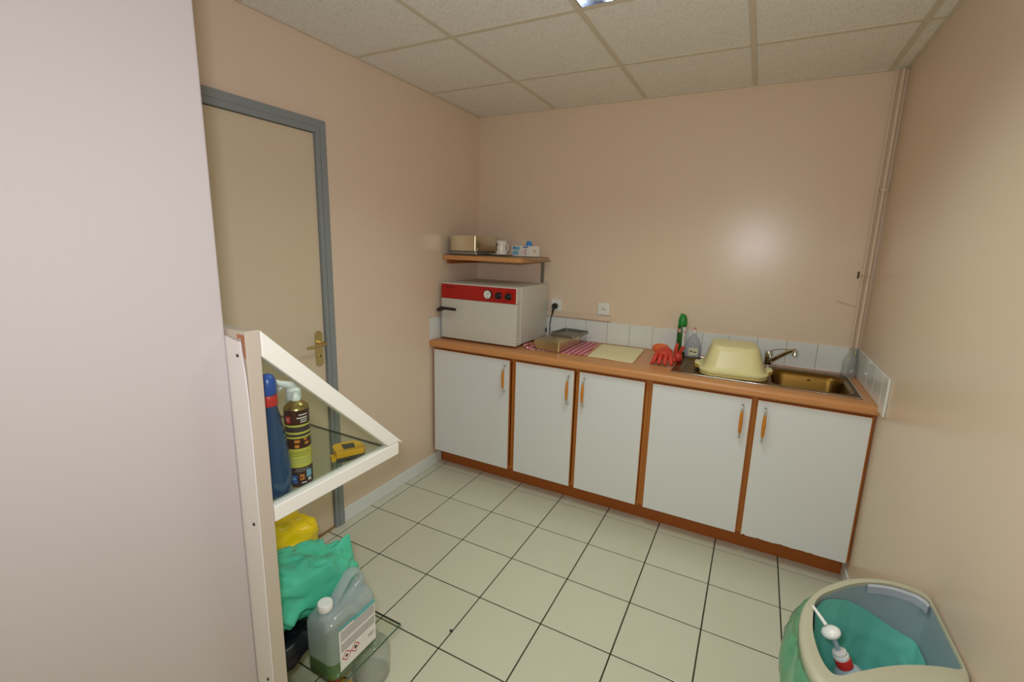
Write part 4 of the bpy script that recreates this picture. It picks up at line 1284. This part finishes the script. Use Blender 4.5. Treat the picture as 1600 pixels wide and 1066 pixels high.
# bags on the lower shelf
def bag(name, label, cat, m, c, half, seed, amp, peaks=(), tilt=0.0, zmin=ZL, nu=48, nv=30, bounds=None):
    b = MB()
    rings = []
    for j in range(nv + 1):
        v = -PI / 2 + PI * j / nv
        ring = []
        for i in range(nu):
            a = 2 * PI * i / nu
            def sp(t, e): return math.copysign(abs(t) ** e, t)
            x, y, z = sp(math.cos(v), 0.7) * sp(math.cos(a), 0.75), sp(math.cos(v), 0.7) * sp(math.sin(a), 0.75), sp(math.sin(v), 0.75)
            p = Vector((x * half[0], y * half[1], z * half[2]))
            for (px, py, hgt, wd) in peaks:
                if z > 0:
                    d2 = ((x - px) ** 2 + (y - py) ** 2) / (wd * wd)
                    p.z += hgt * math.exp(-d2) * z
            ns = 1 - abs(noise.noise(Vector((x * 1.6 + seed, y * 2.2, z * 1.2)))) * 2.4 + 0.5 * (0.5 - abs(noise.noise(Vector((x * 3.5 + seed, y * 4.5 - x * 2, z * 2 + 5)))) * 2)
            ns2 = noise.noise(Vector((x * 4 + seed, y * 4, z * 3)))
            p *= 1 + amp * (ns - 0.5) + amp * 0.4 * ns2
            p.z -= tilt * y
            q = Vector(c) + p
            q.z = max(zmin + 0.0008, q.z)
            if bounds:
                q.x = min(max(q.x, bounds[0]), bounds[1]); q.y = min(max(q.y, bounds[2]), bounds[3])
            ring.append(tuple(q))
        rings.append(ring)
    b.loft(rings)
    return tag(b.build(name, m, smooth=80), label, cat)
bag('plastic_bag', 'crumpled green plastic bag behind the jerrycan', 'bag', 'bag_green', (0.655, -2.135, 0.420), (0.100, 0.205, 0.105), 3.1, 0.20, tilt=0.055, peaks=((0.2, 0.92, 0.070, 0.14), (0.2, -0.75, 0.045, 0.55)), zmin=0.285, bounds=(0.53, 0.752, -2.345, -1.925), nu=96, nv=60)
bag('plastic_bag', 'bright yellow plastic bag behind the green bag', 'bag', 'bag_yellow', (0.410, -2.085, 0.355), (0.105, 0.195, 0.165), 9.4, 0.16, bounds=(0.27, 0.525, -2.345, -1.885), nu=96, nv=60)
bag('plastic_bag', 'black plastic bag beneath the green bag', 'bag', 'bag_black', (0.640, -2.200, 0.235), (0.105, 0.130, 0.0495), 5.7, 0.10, bounds=(0.53, 0.752, -2.345, -1.97), nu=64, nv=40)

# things on the floor under the lower shelf
cl = thing('plastic_tub', 'translucent plastic canister on the floor under the glass shelf', 'tub', (0.81, -1.985, 0.0))
MB().lathe([(0.060, 0), (0.066, 0.005), (0.068, 0.10), (0.064, 0.120), (0.040, 0.134), (0.034, 0.138)], (0.825, -1.985, 0.0005), 28).build('body', 'clear_plastic', cl, smooth=50)
MB().lathe([(0.036, 0.1385), (0.037, 0.141), (0.037, 0.155), (0.033, 0.158), (0.029, 0.158), (0.028, 0.156)], (0.825, -1.985, 0.0005), 28).build('lid', 'clear_plastic', cl, smooth=40)
yb_ = thing('cleaning_pack', 'yellow printed cleaning bottle on the floor under the jerrycan', 'bottle', (0.82, -2.16, 0.0))
b = MB()
b.loft([rrect(0.845, -2.165, hx_, hy_, 0.03, z + 0.0005, 6) for z, hx_, hy_ in ((0, 0.038, 0.06), (0.006, 0.042, 0.065), (0.09, 0.042, 0.065), (0.115, 0.036, 0.055), (0.135, 0.02, 0.02), (0.145, 0.016, 0.016))])
b.build('bottle', 'tape_yellow', yb_, smooth=50)
MB().lathe([(0.018, 0.1455), (0.018, 0.165), (0.015, 0.167)], (0.845, -2.165, 0.0005), 18).build('cap', 'ink_red', yb_, smooth=40)
q = MB().box(0.8872, -2.20, 0.03, 0.8878, -2.13, 0.085)
q.build('label', 'label_white', yb_)
q = MB().box(0.888, -2.19, 0.055, 0.8884, -2.14, 0.075).box(0.888, -2.18, 0.038, 0.8884, -2.15, 0.046)
q.build('print', 'can_purple', yb_)

# ------------------------------------------------------------------ waste bin by the right wall
bn = thing('waste_bin', 'cream plastic waste bin with green liner by the right wall', 'bin', (2.30, -1.68, 0.0))
ZR_ = 0.63
outer = [(2.144, -1.670), (2.126, -1.735), (2.120, -1.800), (2.122, -1.860), (2.134, -1.915), (2.158, -1.952), (2.195, -1.962), (2.240, -1.935),
         (2.300, -1.888), (2.360, -1.845), (2.420, -1.803), (2.452, -1.775), (2.460, -1.735), (2.460, -1.660), (2.459, -1.580), (2.458, -1.510), (2.456, -1.470), (2.440, -1.448),
         (2.380, -1.446), (2.318, -1.468), (2.264, -1.503), (2.217, -1.551), (2.180, -1.600)]
inner = [(2.166, -1.660), (2.156, -1.720), (2.151, -1.785), (2.156, -1.840), (2.166, -1.878), (2.180, -1.896), (2.200, -1.890), (2.235, -1.860),
         (2.290, -1.816), (2.345, -1.780), (2.405, -1.752), (2.446, -1.738), (2.455, -1.718), (2.455, -1.655), (2.4545, -1.580), (2.4535, -1.520), (2.448, -1.492), (2.430, -1.474),
         (2.375, -1.468), (2.318, -1.489), (2.270, -1.524), (2.226, -1.570), (2.190, -1.612)]
def resample(poly, n=96):
    m = len(poly)
    out = []
    for k in range(n):
        t = k * m / n
        i = int(t); u = t - i
        p0, p1, p2, p3 = [Vector(poly[(i + d) % m]) for d in (-1, 0, 1, 2)]
        q = 0.5 * ((2 * p1) + (p2 - p0) * u + (2 * p0 - 5 * p1 + 4 * p2 - p3) * u * u + (3 * p1 - p0 - 3 * p2 + p3) * u ** 3)
        out.append(q)
    return out
OUT, INN = resample(outer), resample(inner)
BC = Vector((2.305, -1.690))
def ringz(P, z, s=1.0, sh=0.0):
    r_ = []
    for p in P:
        q = BC + (p - BC) * s
        r_.append((min(q.x, 2.4605), q.y, z))
    return r_
b = MB()
b.loft([ringz(OUT, 0.002, 0.82), ringz(OUT, 0.02, 0.84), ringz(OUT, ZR_ - 0.10, 0.972), ringz(OUT, ZR_ - 0.0345, 0.985)], cap1=False)
b.build('body', 'bin_cream', bn, smooth=45)
b = MB()
mid = [(o_ + i_) / 2 for o_, i_ in zip(OUT, INN)]
b.loft([ringz(OUT, ZR_ - 0.034, 0.985), ringz(OUT, ZR_ - 0.030, 1.0), ringz(OUT, ZR_ - 0.006, 1.0), [(p[0] * 0.75 + m_.x * 0.25, p[1] * 0.75 + m_.y * 0.25, ZR_ - 0.0005) for p, m_ in zip(ringz(OUT, 0), mid)],
        ringz(mid, ZR_ + 0.001), ringz(INN, ZR_ - 0.001), ringz(INN, ZR_ - 0.012)], cap0=False, cap1=False)
b.build('rim', 'bin_cream', bn, smooth=60)
b = MB()
b.loft([ringz(INN, ZR_ - 0.011, 0.999), ringz(INN, ZR_ - 0.10, 0.965), ringz(INN, 0.10, 0.80), ringz(INN, 0.03, 0.78)], cap0=False, cap1=True)
b.build('inner_bucket', 'bin_grey', bn, smooth=50)
# hinge flap strip along the back of the rim
bk = [Vector(p) for p in ((2.312, -1.4935), (2.330, -1.486), (2.352, -1.478), (2.375, -1.4735), (2.400, -1.4735), (2.428, -1.479), (2.445, -1.494), (2.450, -1.510))]
b = MB()
rings = []
for p in bk:
    d = (BC - p).normalized()
    a = p + d * 0.002
    c_ = p + d * 0.009
    rings.append([(a.x, a.y, ZR_ - 0.004), (c_.x, c_.y, ZR_ - 0.008), (c_.x, c_.y, ZR_ - 0.030), (a.x, a.y, ZR_ - 0.030)])
b.loft(rings)
b.build('hinge_strip', 'bin_strip', bn, smooth=40)
# green liner inside
b = MB()
def liner_top(i):
    p = INN[i]
    # held high over the left rim, slipped down along the back and the right
    return ZR_ - 0.018 - 0.115 * smooth01((p.x - 2.175) / 0.26)
rings = []
nlev = 26
for k in range(nlev + 1):
    u = k / nlev
    ring = []
    for i, p in enumerate(INN):
        zt = liner_top(i)
        z = zt + (0.20 - zt) * u
        s = 0.982 - 0.20 * (ZR_ - z) / (ZR_ - 0.08)
        wob = 0.020 * noise.noise(Vector((p.x * 16, p.y * 16, z * 7))) + 0.010 * noise.noise(Vector((p.x * 40, p.y * 40, z * 9)))
        rid = 0.5 - abs(noise.noise(Vector((p.x * 13 + z * 5, p.y * 13 - z * 7, z * 10)))) * 1.6 + 0.5 * (0.4 - abs(noise.noise(Vector((p.x * 30 - z * 12, p.y * 30, z * 22)))))
        s -= (0.030 + max(-0.02, 1.6 * wob) + 0.055 * max(0.0, rid)) * (0.25 + 0.75 * min(1, u * 5)) + 0.22 * u * u
        q = BC + (p - BC) * s
        ring.append((q.x, q.y, z))
    rings.append(ring)
b.loft(rings, cap0=False, cap1=True)
b.build('liner', 'liner_green', bn, smooth=70)
# liner overhang outside on the left
b = MB()
rings = []
ids = [i for i in range(len(OUT))]
sel = sorted([i for i in range(len(OUT)) if -100 < 0 or True], key=lambda i: i)
seln = [i % 96 for i in range(-3, 21)]
n_ = len(seln)
for k in range(12):
    u = k / 11
    ring = []
    for m_, i in enumerate(seln):
        p = OUT[i]
        e_ = math.sin(PI * m_ / (n_ - 1)) ** 0.5 if 0 < m_ < n_ - 1 else 0
        dirn = (p - BC).normalized()
        bul = (0.003 + 0.032 * math.sin(PI * min(1, u * 1.1 + 0.08)) * e_) + 0.012 * (0.5 - abs(noise.noise(Vector((m_ * 0.45 + u, u * 1.4, 1.0)))) * 2) * e_
        q = p + dirn * max(0.002, bul)
        z = ZR_ - 0.012 - (0.02 + 0.20 * e_) * u + 0.01 * noise.noise(Vector((m_ * 0.6, 3, 1)))
        ring.append((q.x, q.y, z))
    rings.append(ring)
b.loft(rings, False, False, closed=False)
b.build('liner_overhang', 'liner_film', bn, smooth=70)
# pump bottle dropped into the bin
pu = thing('pump_bottle', 'pump dispenser bottle with white head and red collar inside the bin', 'bottle', (2.25, -1.76, 0.45))
A = Vector((2.196, -1.738, 0.612))
ax = Vector((0.46, -0.03, -0.885)).normalized()
up_ = -ax
MB().lathe([(0.004, -0.010), (0.017, -0.009), (0.0225, -0.003), (0.0225, 0.003), (0.017, 0.009), (0.006, 0.012)], A, 26, up_).build('pump_head', 'white_plastic', pu, smooth=70)
nd = Vector((-0.62, 0.66, 0.42)).normalized()
MB().tube([A + nd * 0.016 + up_ * 0.002, A + nd * 0.035 + up_ * 0.003, A + nd * 0.064 + up_ * 0.001], [0.005, 0.0045, 0.0036], 10).build('nozzle', 'white_plastic', pu, smooth=60)
MB().cyl(A + ax * 0.009, A + ax * 0.048, 0.0062, n=12).build('stem', 'pump_body', pu, smooth=40)
MB().lathe([(0.010, 0), (0.0165, 0.004), (0.0165, 0.012), (0.0185, 0.013), (0.0185, 0.020)], A + ax * 0.046, 24, ax).build('collar', 'white_plastic', pu, smooth=40)
MB().lathe([(0.0188, 0.0), (0.0195, 0.002), (0.0195, 0.020), (0.019, 0.022)], A + ax * 0.0665, 24, ax).build('red_ring', 'ring_red', pu, smooth=40)
MB().lathe([(0.018, 0), (0.030, 0.012), (0.038, 0.030), (0.040, 0.055), (0.040, 0.18), (0.036, 0.186)], A + ax * 0.089, 28, ax).build('bottle', 'pump_body', pu, smooth=50)

# speck of dirt on a tile joint
b = MB()
rings = []
for j in range(6):
    v = -PI / 2 + PI * j / 5
    rings.append([(0.970 + 0.008 * math.cos(v) * math.cos(a) * (1 + 0.4 * noise.noise(Vector((math.cos(a), math.sin(a), j)))), -1.690 + 0.006 * math.cos(v) * math.sin(a), 0.0042 + 0.004 * math.sin(v)) for a in [2 * PI * k / 8 for k in range(8)]])
b.loft(rings)
tag(b.build('dirt_crumb', 'bag_black', smooth=60), 'small dark crumb on the floor tile joint', 'crumb')

# flat print too small to pick apart stays one joined part
for o in bpy.data.objects:
    if o.parent and o.type == 'MESH' and o.name.startswith(PRINTS):
        o['kind'] = 'stuff'
